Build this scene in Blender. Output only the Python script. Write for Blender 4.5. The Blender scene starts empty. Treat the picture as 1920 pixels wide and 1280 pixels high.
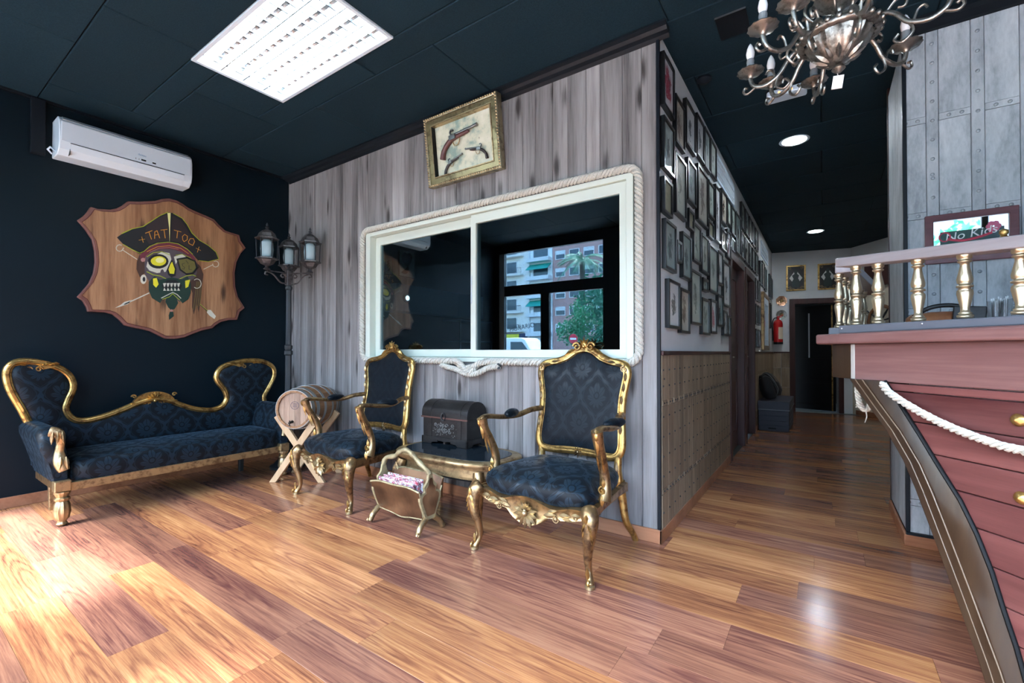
import bpy, bmesh, math, random
from mathutils import Vector, Matrix
PI = math.pi
R = math.radians
S = bpy.context.scene
C = S.collection
random.seed(7)

# ------------------------------------------------------------------ camera, world, light, exposure
cam_d = bpy.data.cameras.new('camera')
cam = bpy.data.objects.new('camera', cam_d)
C.objects.link(cam)
cam.location = (0, 0, 1.05)
cam.rotation_euler = (R(90.6), 0, R(34.557))
cam_d.sensor_width = 36
cam_d.lens = 15.844
cam_d.shift_y = 0.0058
cam_d.clip_start = 0.02
cam_d.clip_end = 300
S.camera = cam

w = bpy.data.worlds.new('daylight')
S.world = w
w.use_nodes = True
wn = w.node_tree
sky = wn.nodes.new('ShaderNodeTexSky')
sky.sky_type = 'NISHITA'
sky.sun_disc = False
sky.sun_elevation = R(48)
sky.sun_rotation = R(200)
sky.dust_density = 2.5
sky.air_density = 1.0
bgn = wn.nodes['Background']
bgn.inputs['Strength'].default_value = 2.2
wt = wn.nodes.new('ShaderNodeMix'); wt.data_type = 'RGBA'; wt.blend_type = 'MULTIPLY'; wt.inputs[0].default_value = 1
wt.inputs[7].default_value = (.88, .97, 1.06, 1)
wn.links.new(sky.outputs[0], wt.inputs[6]); wn.links.new(wt.outputs[2], bgn.inputs['Color'])

sun_d = bpy.data.lights.new('sun', 'SUN')
sun_d.energy = 20.0
sun_d.angle = R(7)
sun_d.color = (0.92, 0.96, 1.0)
sun = bpy.data.objects.new('sun', sun_d)
C.objects.link(sun)
sun.rotation_euler = Vector((-0.02, 1.0, -1.55)).to_track_quat('-Z', 'Y').to_euler()
sun.location = (2, -6, 8)

def portal(name, x0, x1, z0, z1, y):
    l = bpy.data.lights.new(name, 'AREA')
    l.shape = 'RECTANGLE'
    l.size = x1 - x0
    l.size_y = z1 - z0
    l.cycles.is_portal = True
    o = bpy.data.objects.new(name, l)
    C.objects.link(o)
    o.location = ((x0 + x1) / 2, y, (z0 + z1) / 2)
    o.rotation_euler = (R(90), 0, 0)      # -Z of the lamp points to +Y, into the room
    return o
portal('window_portal', -4.32, -2.58, 0.05, 2.66, -1.02)
portal('window_portal', -1.7, 2.9, 0.05, 2.66, -1.02)

vs = S.view_settings
vs.view_transform = 'Standard'
vs.look = 'None'
vs.gamma = 1
vs.use_curve_mapping = False
vs.exposure = 0.82
S.cycles.max_bounces = 9
S.cycles.diffuse_bounces = 4
S.cycles.glossy_bounces = 4
S.cycles.transmission_bounces = 6
S.cycles.transparent_max_bounces = 14
S.cycles.caustics_reflective = False
S.cycles.caustics_refractive = False

# ------------------------------------------------------------------ helpers: shader expressions
class X:
    """a float socket (or number) with arithmetic"""
    def __init__(s, nt, k): s.nt, s.k = nt, k
    def op(s, o, b=None, c=None):
        n = s.nt.nodes.new('ShaderNodeMath'); n.operation = o
        for i, q in enumerate((s, b, c)):
            if q is None: continue
            q = q.k if isinstance(q, X) else q
            if isinstance(q, (int, float)): n.inputs[i].default_value = q
            else: s.nt.links.new(q, n.inputs[i])
        return X(s.nt, n.outputs[0])
    def __add__(s, b): return s.op('ADD', b)
    __radd__ = __add__
    def __sub__(s, b): return s.op('SUBTRACT', b)
    def __rsub__(s, b): return (s * -1) + b
    def __mul__(s, b): return s.op('MULTIPLY', b)
    __rmul__ = __mul__
    def __truediv__(s, b): return s.op('DIVIDE', b)
    def abs(s): return s.op('ABSOLUTE')
    def sin(s): return s.op('SINE')
    def cos(s): return s.op('COSINE')
    def sqrt(s): return s.op('SQRT')
    def frac(s): return s.op('FRACT')
    def floor(s): return s.op('FLOOR')
    def lt(s, b): return s.op('LESS_THAN', b)
    def gt(s, b): return s.op('GREATER_THAN', b)
    def max(s, b): return s.op('MAXIMUM', b)
    def min(s, b): return s.op('MINIMUM', b)
    def pow(s, b): return s.op('POWER', b)
    def atan2(s, b): return s.op('ARCTAN2', b)
    def step(s, a, b):      # smooth 0..1 between a and b
        n = s.nt.nodes.new('ShaderNodeMapRange'); n.interpolation_type = 'SMOOTHSTEP'
        s.nt.links.new(s.k, n.inputs[0]); n.inputs[1].default_value = a; n.inputs[2].default_value = b
        return X(s.nt, n.outputs[0])

def mk(name):
    m = bpy.data.materials.new(name); m.use_nodes = True
    return m, m.node_tree, m.node_tree.nodes['Principled BSDF']
def setb(b, **k):
    for q, v in k.items(): b.inputs[q.replace('_', ' ')].default_value = v
def c4(c): return (c[0], c[1], c[2], 1)
def M(name, col, rough=.5, metal=0, **k):
    m, nt, b = mk(name)
    setb(b, Base_Color=c4(col), Roughness=rough, Metallic=metal, **k)
    return m
def emit(name, col, s):
    m, nt, b = mk(name)
    setb(b, Base_Color=c4(col), Emission_Color=c4(col), Emission_Strength=s)
    return m
def coords(nt, kind='Object', rnd=True):
    tc = nt.nodes.new('ShaderNodeTexCoord'); v = tc.outputs[kind]
    if rnd:
        oi = nt.nodes.new('ShaderNodeObjectInfo')
        sc = nt.nodes.new('ShaderNodeVectorMath'); sc.operation = 'MULTIPLY_ADD'
        cb = nt.nodes.new('ShaderNodeCombineXYZ')
        for i, kx in enumerate((37.1, 91.7, 53.3)):
            nt.links.new((X(nt, oi.outputs['Random']) * kx).k, cb.inputs[i])
        nt.links.new(v, sc.inputs[0]); sc.inputs[1].default_value = (1, 1, 1); nt.links.new(cb.outputs[0], sc.inputs[2])
        v = sc.outputs[0]
    return v
def scaled(nt, v, s):
    n = nt.nodes.new('ShaderNodeVectorMath'); n.operation = 'MULTIPLY'
    nt.links.new(v, n.inputs[0]); n.inputs[1].default_value = s
    return n.outputs[0]
def noise(nt, v, scale, detail=4, rough=.55, dist=0):
    n = nt.nodes.new('ShaderNodeTexNoise'); nt.links.new(v, n.inputs['Vector'])
    n.inputs['Scale'].default_value = scale; n.inputs['Detail'].default_value = detail
    n.inputs['Roughness'].default_value = rough; n.inputs['Distortion'].default_value = dist
    return X(nt, n.outputs['Fac'])
def ramp(nt, x, stops):
    n = nt.nodes.new('ShaderNodeValToRGB'); e = n.color_ramp.elements
    while len(e) < len(stops): e.new(.5)
    for q, (p, c) in zip(e, stops): q.position = p; q.color = c4(c)
    nt.links.new(x.k, n.inputs[0])
    return n.outputs[0]
def mix(nt, fac, a, b, mode='MIX'):
    n = nt.nodes.new('ShaderNodeMix'); n.data_type = 'RGBA'; n.blend_type = mode
    if isinstance(fac, X): nt.links.new(fac.k, n.inputs[0])
    else: n.inputs[0].default_value = fac
    for q, i in ((a, 6), (b, 7)):
        if isinstance(q, tuple): n.inputs[i].default_value = c4(q)
        else: nt.links.new(q, n.inputs[i])
    return n.outputs[2]
def bump(nt, b, x, s=.2, d=.01):
    n = nt.nodes.new('ShaderNodeBump'); n.inputs['Strength'].default_value = s; n.inputs['Distance'].default_value = d
    nt.links.new(x.k, n.inputs['Height']); nt.links.new(n.outputs[0], b.inputs['Normal'])
def sep(nt, v):
    n = nt.nodes.new('ShaderNodeSeparateXYZ'); nt.links.new(v, n.inputs[0])
    return X(nt, n.outputs[0]), X(nt, n.outputs[1]), X(nt, n.outputs[2])
def shade_var(nt, col, var):
    oi = nt.nodes.new('ShaderNodeObjectInfo')
    h = nt.nodes.new('ShaderNodeHueSaturation')
    nt.links.new(col, h.inputs['Color'])
    nt.links.new((X(nt, oi.outputs['Random']) * var + (1 - var / 2)).k, h.inputs['Value'])
    return h.outputs[0]

def wood(name, cols, axis=0, sc=9, stretch=.07, rough=.4, bmp=.15, ring=0, knots=0, var=.3, coat=0, kcol=(.03, .02, .015), pos=None):
    """planed or stained timber, grain along the given local axis, each object its own piece of the log"""
    m, nt, b = mk(name)
    v = coords(nt)
    st = [1, 1, 1]; st[axis] = stretch
    g = scaled(nt, v, st)
    fine = noise(nt, g, sc * 4, 6, .65)
    broad = noise(nt, g, sc * .55, 3, .5, .6)
    f = broad * .62 + fine * .38
    if ring:
        rr = ((noise(nt, scaled(nt, v, [q * .5 if i != axis else q * 1.1 for i, q in enumerate(st)]), sc * .55, 2, .5, .25) * ring).sin() * .5 + .5)
        f = f * .62 + rr * .38 * (noise(nt, v, 1.3, 1).step(.3, .62)) + .03
    p = pos or [.3 + .4 * i / (len(cols) - 1) for i in range(len(cols))]
    col = ramp(nt, f, list(zip(p, cols)))
    if knots:
        kst = [1, 1, 1]; kst[axis] = .28
        vo = nt.nodes.new('ShaderNodeTexVoronoi'); vo.inputs['Scale'].default_value = knots
        nt.links.new(scaled(nt, v, kst), vo.inputs['Vector'])
        k = X(nt, vo.outputs['Distance']) + (fine - .5) * .25
        col = mix(nt, 1 - k.step(.05, .25), col, kcol)
    col = shade_var(nt, col, var)
    nt.links.new(col, b.inputs['Base Color'])
    setb(b, Roughness=rough, Coat_Weight=coat, Coat_Roughness=.12)
    if bmp: bump(nt, b, fine, bmp, .004)
    return m

# ------------------------------------------------------------------ helpers: meshes and objects
class MB:
    def __init__(s): s.v, s.f = [], []
    def add(s, vs, fs):
        o = len(s.v); s.v += [tuple(q) for q in vs]; s.f += [tuple(i + o for i in f) for f in fs]; return s
    def box(s, x0, x1, y0, y1, z0, z1, mt=None):
        vs = [Vector(q) for q in ((x0,y0,z0),(x1,y0,z0),(x1,y1,z0),(x0,y1,z0),(x0,y0,z1),(x1,y0,z1),(x1,y1,z1),(x0,y1,z1))]
        if mt: vs = [mt @ q for q in vs]
        return s.add(vs, ((3,2,1,0),(4,5,6,7),(0,1,5,4),(1,2,6,5),(2,3,7,6),(3,0,4,7)))
    def loft(s, rings, cap=True, closed=True, loop=False):
        n = len(rings[0]); vs = [q for r in rings for q in r]; fs = []
        m = len(rings)
        for i in range(m if loop else m - 1):
            for j in range(n if closed else n - 1):
                a, b_ = i * n + j, i * n + (j + 1) % n
                c_, d = ((i + 1) % m) * n + (j + 1) % n, ((i + 1) % m) * n + j
                fs.append((a, b_, c_, d))
        if cap and not loop: fs += [tuple(range(n))[::-1], tuple(range((m - 1) * n, m * n))]
        return s.add(vs, fs)
    def tube(s, pts, rad, n=8, closed=False, up=(0, 0, 1), sx=1, sy=1, tw=0, cap=True):
        """round (or flattened: sx across, sy along up) tube along pts; rad a number or a list"""
        pts = [Vector(p) for p in pts]; m = len(pts)
        rr = rad if isinstance(rad, (list, tuple)) else [rad] * m
        rings = []; prev = Vector(up)
        for i, p in enumerate(pts):
            t = (pts[(i + 1) % m] - pts[i - 1]) if closed else (pts[min(i + 1, m - 1)] - pts[max(i - 1, 0)])
            if t.length < 1e-9: t = Vector((0, 0, 1))
            t.normalize()
            a = t.cross(prev)
            if a.length < 1e-4: a = t.orthogonal()
            a.normalize(); b_ = a.cross(t).normalized(); prev = b_
            rings.append([p + (a * math.cos(q) * sx + b_ * math.sin(q) * sy) * rr[i] for q in (2 * PI * k / n + tw * i for k in range(n))])
        return s.loft(rings, cap=cap and not closed, loop=closed)
    def lathe(s, prof, n=16, mt=None, flute=0, nf=8, cap=True):
        rings = []
        for r, z in prof:
            rings.append([Vector((max(r, 1e-4) * (1 + flute * math.cos(nf * 2 * PI * k / n)) * math.cos(2 * PI * k / n), max(r, 1e-4) * (1 + flute * math.cos(nf * 2 * PI * k / n)) * math.sin(2 * PI * k / n), z)) for k in range(n)])
        if mt: rings = [[mt @ q for q in r] for r in rings]
        return s.loft(rings, cap=cap)
    def prism(s, poly, a0, a1, fn):
        """polygon extruded: fn(u, v, a) -> point"""
        n = len(poly)
        vs = [fn(u, v, a0) for u, v in poly] + [fn(u, v, a1) for u, v in poly]
        fs = [tuple(range(n))[::-1], tuple(range(n, 2 * n))] + [(i, (i + 1) % n, n + (i + 1) % n, n + i) for i in range(n)]
        return s.add(vs, fs)
    def ring(s, outer, inner, a0, a1, fn):
        n = len(outer)
        vs = [fn(u, v, a) for a in (a0, a1) for p in (outer, inner) for u, v in p]
        fs = []
        for i in range(n):
            j = (i + 1) % n
            fs += [(i, j, n + j, n + i), (2*n + i, 3*n + i, 3*n + j, 2*n + j), (i, 2*n + i, 2*n + j, j), (n + i, n + j, 3*n + j, 3*n + i)]
        return s.add(vs, fs)
    def ell(s, c, r, n=10, m=6, mt=None):
        r = r if isinstance(r, (tuple, list)) else (r, r, r)
        c = Vector(c); rings = []
        for i in range(m + 1):
            a = -PI / 2 + PI * i / m
            ca = max(math.cos(a), 1e-3)
            q = [Vector((r[0] * ca * math.cos(2*PI*k/n), r[1] * ca * math.sin(2*PI*k/n), r[2] * math.sin(a))) for k in range(n)]
            rings.append([(mt @ p if mt else p) + c for p in q])
        return s.loft(rings)
    def leaf(s, c, d, nrm, L, W, T=.006):
        """a raised carved leaf: teardrop along d, lying on a face with normal nrm"""
        c, d, nrm = Vector(c), Vector(d).normalized(), Vector(nrm).normalized(); t = nrm.cross(d).normalized()
        prof = ((0, .12), (.25, .8), (.5, 1), (.75, .6), (1, .03)); k = []
        for u, q in prof:
            p = c + d * (u * L); k.append([p - t * W * q, p + nrm * T * (.3 + q), p + t * W * q, p - nrm * T * .4])
        return s.loft(k)
    def scroll(s, c, d, nrm, rad, r, turns=1.2, flip=1, n=6):
        """a carved volute, starting along d"""
        c, d, nrm = Vector(c), Vector(d).normalized(), Vector(nrm).normalized(); t = nrm.cross(d).normalized() * flip
        N = max(6, int(12 * turns)); pts = []; rr = []
        for i in range(N + 1):
            q = i / N; a = q * turns * 2 * PI; rad_i = rad * (1 - .78 * q)
            pts.append(c + d * (rad_i * math.cos(a)) + t * (rad_i * math.sin(a)) + nrm * r * .6 * q); rr.append(r * (1 - .35 * q))
        return s.tube(pts, rr, n, up=nrm)
    def shell(s, c, d, nrm, L, n=7, spread=150, T=.012, W=None):
        """a fan of carved lobes opening along d"""
        c, d, nrm = Vector(c), Vector(d).normalized(), Vector(nrm).normalized(); t = nrm.cross(d).normalized()
        for i in range(n):
            a = R(spread) * (i / (n - 1) - .5)
            dd = d * math.cos(a) + t * math.sin(a)
            s.leaf(c + dd * L * .2, dd, nrm, L * .8 * (1 - .12 * abs(i / (n - 1) - .5)), W or L * .16, T)
        return s.ell(c + nrm * T * .5, (L * .2, L * .2, L * .2), 8, 5)
    def xf(s, mt, i0=0):
        s.v[i0:] = [tuple(mt @ Vector(q)) for q in s.v[i0:]]; return s
    def build(s, name, mat, parent=None, smooth=None, bevel=0, uv=False, sub=0, seg=2):
        me = bpy.data.meshes.new(name)
        me.from_pydata(s.v, [], s.f)
        bm = bmesh.new(); bm.from_mesh(me)
        bmesh.ops.recalc_face_normals(bm, faces=bm.faces)
        if uv:
            l = bm.loops.layers.uv.new('uv')
            for f in bm.faces:
                n = f.normal; ax = max(range(3), key=lambda i: abs(n[i]))
                for q in f.loops:
                    p = q.vert.co; q[l].uv = ((p.y, p.z), (p.x, p.z), (p.x, p.y))[ax]
        bm.to_mesh(me); bm.free()
        if smooth is not None:
            me.shade_smooth(); me.set_sharp_from_angle(angle=R(smooth))
        if isinstance(mat, (list, tuple)):
            for q in mat: me.materials.append(q)
        elif mat: me.materials.append(mat)
        o = bpy.data.objects.new(name, me); C.objects.link(o)
        if parent: o.parent = parent
        if sub:
            q = o.modifiers.new('sub', 'SUBSURF'); q.levels = sub; q.render_levels = sub
        if bevel:
            q = o.modifiers.new('bevel', 'BEVEL'); q.width = bevel; q.segments = seg; q.limit_method = 'ANGLE'; q.angle_limit = R(35)
        return o

def B(*a): return MB().box(*a)
def tag(o, label, cat, group=None, kind=None):
    if label: o['label'] = label
    if cat: o['category'] = cat
    if group: o['group'] = group
    if kind: o['kind'] = kind
    return o
def struct(o): o['kind'] = 'structure'; return o
def thing(name, label, cat, loc=(0, 0, 0), rz=0, group=None):
    o = bpy.data.objects.new(name, None); C.objects.link(o)
    o.empty_display_size = .1; o.location = loc; o.rotation_euler = (0, 0, rz)
    return tag(o, label, cat, group)
def inst(src, name, parent, loc=(0, 0, 0), rot=(0, 0, 0), sc=None):
    o = bpy.data.objects.new(name, src.data if hasattr(src, 'data') else src); C.objects.link(o)
    o.parent = parent; o.location = loc; o.rotation_euler = rot
    if sc: o.scale = sc
    return o
def dup(root, loc, rz, label=None):
    r = root.copy(); C.objects.link(r); r.location = loc; r.rotation_euler = (0, 0, rz)
    if label: r['label'] = label
    for ch in list(root.children):
        c = ch.copy(); C.objects.link(c); c.parent = r
        for g in ch.children:
            d = g.copy(); C.objects.link(d); d.parent = c
    return r
def cat(pts, n=6, closed=False):
    """Catmull-Rom through pts"""
    P = [Vector(p) for p in pts]; m = len(P); out = []
    for i in range(m if closed else m - 1):
        g = (lambda k: P[k % m]) if closed else (lambda k: P[min(max(k, 0), m - 1)])
        a, b, c, d = g(i - 1), g(i), g(i + 1), g(i + 2)
        for k in range(n):
            t = k / n
            out.append(.5 * (2*b + (c - a)*t + (2*a - 5*b + 4*c - d)*t*t + (3*b - a - 3*c + d)*t*t*t))
    if not closed: out.append(P[-1])
    return out
def cat2(pts, n=6, closed=False): return [(q.x, q.y) for q in cat([(a, b, 0) for a, b in pts], n, closed)]
def text_mesh(body, size, depth, font_shear=0):
    cu = bpy.data.curves.new('lettering', 'FONT'); cu.body = body; cu.size = size; cu.extrude = depth
    cu.align_x = 'CENTER'; cu.align_y = 'CENTER'; cu.shear = font_shear; cu.resolution_u = 3
    o = bpy.data.objects.new('lettering', cu); C.objects.link(o)
    me = bpy.data.meshes.new_from_object(o)
    bpy.data.objects.remove(o); bpy.data.curves.remove(cu)
    return me
def text(name, body, size, mat, parent, loc, rot, depth=.0008, shear=0, sc=None):
    me = text_mesh(body, size, depth, shear); me.materials.append(mat)
    return inst(me, name, parent, loc, rot, sc)
# ------------------------------------------------------------------ materials
def floor_mat():
    m, nt, b = mk('floor_laminate')
    oi = nt.nodes.new('ShaderNodeObjectInfo'); rnd_ = X(nt, oi.outputs['Random'])
    tc = nt.nodes.new('ShaderNodeTexCoord')
    ox, oy, oz = sep(nt, tc.outputs['Object'])
    v = coords(nt)
    fine = noise(nt, scaled(nt, v, (.022, 1, 1)), 210, 5, .75)
    streak = noise(nt, scaled(nt, v, (.032, 1, 1)), 44, 5, .65, .35)
    broad = noise(nt, scaled(nt, v, (.22, 1, 1)), 5, 2, .5, .4)
    wob = noise(nt, scaled(nt, v, (.8, 2.2, 1)), 4.5, 3, .55)
    dx = (ox - rnd_ * 1.1) * .085
    dy = oy - ((rnd_ * 13.7).frac() * .14 + .02)
    rr = (dx * dx + dy * dy).sqrt() + (wob - .5) * .022
    rings = ((rr * 420).sin() * .5 + .5).pow(2.2)
    fade = 1 - rr.step(.035, .085)
    f = broad * .40 + streak * .50 + (fine - .5) * .42 - rings * fade * .075 + .03
    col = ramp(nt, f, [(.28, (.12, .040, .026)), (.40, (.27, .105, .052)), (.52, (.46, .205, .088)), (.66, (.64, .33, .145))])
    purple = mix(nt, f.step(.3, .62), (.12, .045, .042), (.33, .15, .105))
    col = mix(nt, (rnd_ * 7.31).frac().step(.58, .64) * .75, col, purple)
    nt.links.new(shade_var(nt, col, .35), b.inputs['Base Color'])
    nt.links.new((fine * .10 + .14).k, b.inputs['Roughness'])
    setb(b, Specular_IOR_Level=.6)
    bump(nt, b, fine, .05, .0015)
    return m
m_floor = floor_mat()
m_gap = M('dark_gap', (.01, .008, .007), .9)
m_grey_wood = wood('aged_grey_wood', [(.055, .050, .050), (.155, .142, .137), (.255, .238, .232), (.335, .318, .31)], axis=2, sc=19, stretch=.045, rough=.62, bmp=.12, knots=7.5, var=.42, kcol=(.03, .024, .022), pos=[.30, .41, .54, .68])
m_wains = wood('aged_brown_boards', [(.10, .07, .045), (.25, .18, .115), (.36, .27, .18)], axis=2, sc=16, stretch=.12, rough=.6, bmp=.15, var=.3)
m_base = wood('reddish_baseboard', [(.20, .075, .035), (.36, .15, .075), (.45, .20, .105)], axis=0, sc=14, rough=.35, var=.1)
m_black = M('black_wall_paint', (.0014, .0070, .0118), .5, Specular_IOR_Level=.2)
def ceil_mat():
    m, nt, b = mk('black_ceiling_tile')
    v = coords(nt)
    n = noise(nt, v, 160, 3, .7)
    nt.links.new(shade_var(nt, ramp(nt, n, [(.3, (.005, .0175, .027)), (.7, (.012, .034, .049))]), .2), b.inputs['Base Color'])
    setb(b, Roughness=.8, Specular_IOR_Level=.18); bump(nt, b, n, .25, .003)
    return m
m_ceil = ceil_mat()
m_blacktrim = M('black_trim', (.006, .009, .013), .42, Specular_IOR_Level=.25)
def white_wall():
    m, nt, b = mk('white_wall_paint')
    v = coords(nt, rnd=False)
    n = noise(nt, v, 60, 4, .6)
    nt.links.new(ramp(nt, noise(nt, v, 2, 3), [(.3, (.60, .62, .63)), (.7, (.68, .69, .69))]), b.inputs['Base Color'])
    setb(b, Roughness=.7); bump(nt, b, n, .12, .003)
    return m
m_white = white_wall()
m_panel = wood('grey_riveted_panel', [(.22, .245, .265), (.43, .465, .49), (.58, .61, .63)], axis=2, sc=20, stretch=.3, rough=.6, bmp=.25, var=.14)
m_rivet = M('grey_rivet', (.36, .39, .41), .4, .2)
m_darkwood = wood('dark_red_door_wood', [(.020, .006, .006), (.052, .016, .014), (.09, .030, .025)], axis=2, sc=9, rough=.4, var=.1)
m_alu = M('pale_green_aluminium', (.62, .68, .60), .38, .0)
m_plastic = M('white_plastic', (.66, .77, .86), .32)
m_plastic2 = M('grey_white_plastic', (.56, .63, .68), .4)
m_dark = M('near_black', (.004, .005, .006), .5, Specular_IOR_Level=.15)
m_gloss_black = M('gloss_black', (.006, .007, .009), .12)

def gold(name, c1, c2, rough=.34, sc=28, metal=.9, pat=.55):
    m, nt, b = mk(name)
    v = coords(nt, rnd=False)
    n = noise(nt, v, sc, 5, .65)
    n2 = noise(nt, v, sc * .3, 2)
    f = (n * .6 + n2 * .4).step(.36, pat)
    nt.links.new(mix(nt, f, c2, c1), b.inputs['Base Color'])
    nt.links.new((f * -.18 + (rough + .14)).k, b.inputs['Roughness'])
    setb(b, Metallic=metal); bump(nt, b, n, .22, .003)
    return m
m_gold = gold('aged_gold_leaf', (.62, .39, .13), (.17, .085, .03))
m_gold_dark = gold('tarnished_gold', (.42, .27, .13), (.12, .07, .04), .36)
m_gold_pale = gold('worn_pale_gold', (.50, .37, .20), (.20, .12, .06), .38, 26, .85)
m_bronze = gold('antique_bronze', (.33, .325, .30), (.10, .095, .085), .36, 40)
m_baluster = M('satin_gold_turning', (.52, .43, .29), .30, .85)
m_iron = M('dark_iron', (.045, .05, .055), .42, .6)
m_iron_brown = gold('rusty_lamp_iron', (.13, .12, .12), (.055, .045, .045), .42, 30, .6)
m_silver = M('brushed_steel', (.55, .56, .57), .28, 1)
m_mirror = M('mirror_glass', (.86, .88, .88), .015, 1)

def damask(name, ground, motif, P=.20, Q=.27, r0=.34, r1=.55):
    """woven damask: ogee trellis with a palmette in every cell"""
    m, nt, b = mk(name)
    tc = nt.nodes.new('ShaderNodeTexCoord')
    u, v, _ = sep(nt, tc.outputs['UV'])
    wn_ = noise(nt, tc.outputs['UV'], 26, 2)
    u = u / P + (wn_ - .5) * .05
    v = v / Q
    tot = None
    for off in (0, .5):
        x = (u + off + 50).frac() - .5
        y = (v + off + 50).frac() - .5
        ax = x.abs()
        band = (ax - ((y * 2 * PI).cos() * .25 + .25)).abs()
        lace = (y * 44).sin() * .02
        t = 1 - (band + lace).step(.035, .06)
        inner = 1 - (band - .085).abs().step(.004, .02)
        yy = y * 1.25
        r = (ax * ax + yy * yy).sqrt()
        th = ax.atan2(yy + .10)
        pet = (th * 4.5).cos().abs()
        palm = 1 - (r / (pet * .12 + .19)).step(.86, 1.0)
        vein = ((th * 9).sin() * 1.0).abs().step(.1, .35)
        core = 1 - (r / .06).step(.85, 1.0)
        hole = (r / .095).step(.8, 1.0)
        mo = (palm * vein * hole).max(core)
        mask = ax.lt(.5)
        s_ = t.max(inner * .6).max(mo)
        tot = s_ if tot is None else tot.max(s_ * 1.0) if off == 0 else tot.max(mo)
    weave = noise(nt, tc.outputs['UV'], 900, 2)
    col = mix(nt, tot, ground, motif)
    nt.links.new(col, b.inputs['Base Color'])
    nt.links.new((tot * (r0 - r1) + r1).k, b.inputs['Roughness'])
    setb(b, Sheen_Weight=.06, Sheen_Roughness=.4, Sheen_Tint=(.35, .6, .85, 1), Specular_IOR_Level=.22)
    bump(nt, b, weave, .08, .001)
    return m
m_damask = damask('navy_damask', (.0018, .0034, .006), (.0095, .0205, .032), .23, .31)
m_damask_small = damask('dark_damask', (.002, .004, .0075), (.0055, .0105, .0155), .21, .32)

def rope_mat():
    m, nt, b = mk('white_rope')
    v = coords(nt, rnd=False)
    n = noise(nt, v, 220, 3)
    nt.links.new(ramp(nt, n, [(.3, (.40, .38, .31)), (.6, (.62, .61, .55))]), b.inputs['Base Color'])
    setb(b, Roughness=.85); bump(nt, b, n, .3, .002)
    return m
m_rope = rope_mat()
m_hull = wood('red_stained_pine', [(.038, .010, .010), (.088, .026, .025), (.14, .047, .043), (.20, .076, .067)], axis=0, sc=9, stretch=.06, rough=.38, bmp=.1, knots=3.2, var=.28, kcol=(.06, .012, .012))
m_cap = wood('pink_stained_pine', [(.10, .042, .041), (.165, .080, .075), (.25, .138, .128)], axis=0, sc=16, stretch=.05, rough=.3, bmp=.06, knots=2.0, var=.1, kcol=(.13, .05, .05))
m_stem = wood('olive_brown_stem', [(.014, .007, .004), (.035, .019, .010), (.065, .038, .020)], axis=2, sc=7, stretch=.1, rough=.35, var=.1)
m_rail = wood('grey_mauve_rail', [(.20, .175, .185), (.29, .265, .275), (.38, .355, .37)], axis=0, sc=8, rough=.4, var=.1)
m_sill = M('slate_grey_paint', (.105, .115, .14), .4)
m_shield = wood('brown_shield_wood', [(.09, .038, .017), (.24, .11, .05), (.38, .20, .10), (.48, .27, .145)], axis=2, sc=20, stretch=.06, rough=.45, bmp=.12, knots=7, var=0, kcol=(.05, .022, .012))
m_shield_edge = wood('red_brown_edge', [(.13, .05, .04), (.23, .095, .075)], axis=2, sc=12, rough=.4, var=0)
m_cask = wood('oak_staves', [(.12, .05, .02), (.30, .14, .055), (.42, .22, .09)], axis=1, sc=16, stretch=.1, rough=.5, var=.3)
m_cask_head = wood('pale_oak_head', [(.15, .085, .055), (.34, .21, .14), (.47, .32, .22)], axis=2, sc=9, stretch=.2, rough=.5, var=.1)
m_pine = wood('pale_pine', [(.36, .20, .10), (.52, .33, .18), (.62, .43, .25)], axis=2, sc=9, stretch=.06, rough=.5, var=.12)
m_walnut = wood('burr_walnut', [(.03, .013, .007), (.12, .055, .026), (.27, .14, .07)], axis=2, sc=9, stretch=.6, rough=.35, var=.1, ring=18)
def _chest():
    m = wood('dark_chest_leather', [(.005, .005, .005), (.014, .013, .013), (.028, .026, .026)], axis=0, sc=22, stretch=.6, rough=.36, bmp=.25, var=.1)
    setb(m.node_tree.nodes['Principled BSDF'], Specular_IOR_Level=.3)
    return m
m_chest = _chest()
m_glassy = M('clear_tumbler', (.95, .97, .98), .05, 0, Transmission_Weight=.9, IOR=1.45)

def pane_glass():
    """window pane: mostly see-through, mirrors what is bright in front of it"""
    m, nt, b = mk('window_glass')
    out = nt.nodes['Material Output']
    gl = nt.nodes.new('ShaderNodeBsdfGlossy'); gl.inputs['Roughness'].default_value = 0.0
    gl.inputs['Color'].default_value = (.80, .95, 1, 1)
    tr = nt.nodes.new('ShaderNodeBsdfTransparent'); tr.inputs['Color'].default_value = (.50, .60, .64, 1)
    lw = nt.nodes.new('ShaderNodeLayerWeight'); lw.inputs['Blend'].default_value = .5
    fr = X(nt, lw.outputs['Facing']).pow(5) * 0.86 + .14
    mx = nt.nodes.new('ShaderNodeMixShader')
    nt.links.new(fr.k, mx.inputs[0]); nt.links.new(tr.outputs[0], mx.inputs[1]); nt.links.new(gl.outputs[0], mx.inputs[2])
    nt.links.new(mx.outputs[0], out.inputs[0])
    return m
m_glass = pane_glass()
def shop_glass():
    m, nt, b = mk('shopfront_glass')
    out = nt.nodes['Material Output']
    gl = nt.nodes.new('ShaderNodeBsdfGlossy'); gl.inputs['Roughness'].default_value = 0.0
    tr = nt.nodes.new('ShaderNodeBsdfTransparent'); tr.inputs['Color'].default_value = (.93, .96, .96, 1)
    lw = nt.nodes.new('ShaderNodeLayerWeight'); lw.inputs['Blend'].default_value = .5
    fr = X(nt, lw.outputs['Facing']).pow(5) * 0.965 + .035
    mx = nt.nodes.new('ShaderNodeMixShader')
    nt.links.new(fr.k, mx.inputs[0]); nt.links.new(tr.outputs[0], mx.inputs[1]); nt.links.new(gl.outputs[0], mx.inputs[2])
    nt.links.new(mx.outputs[0], out.inputs[0])
    return m
m_shopglass = shop_glass()
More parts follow.
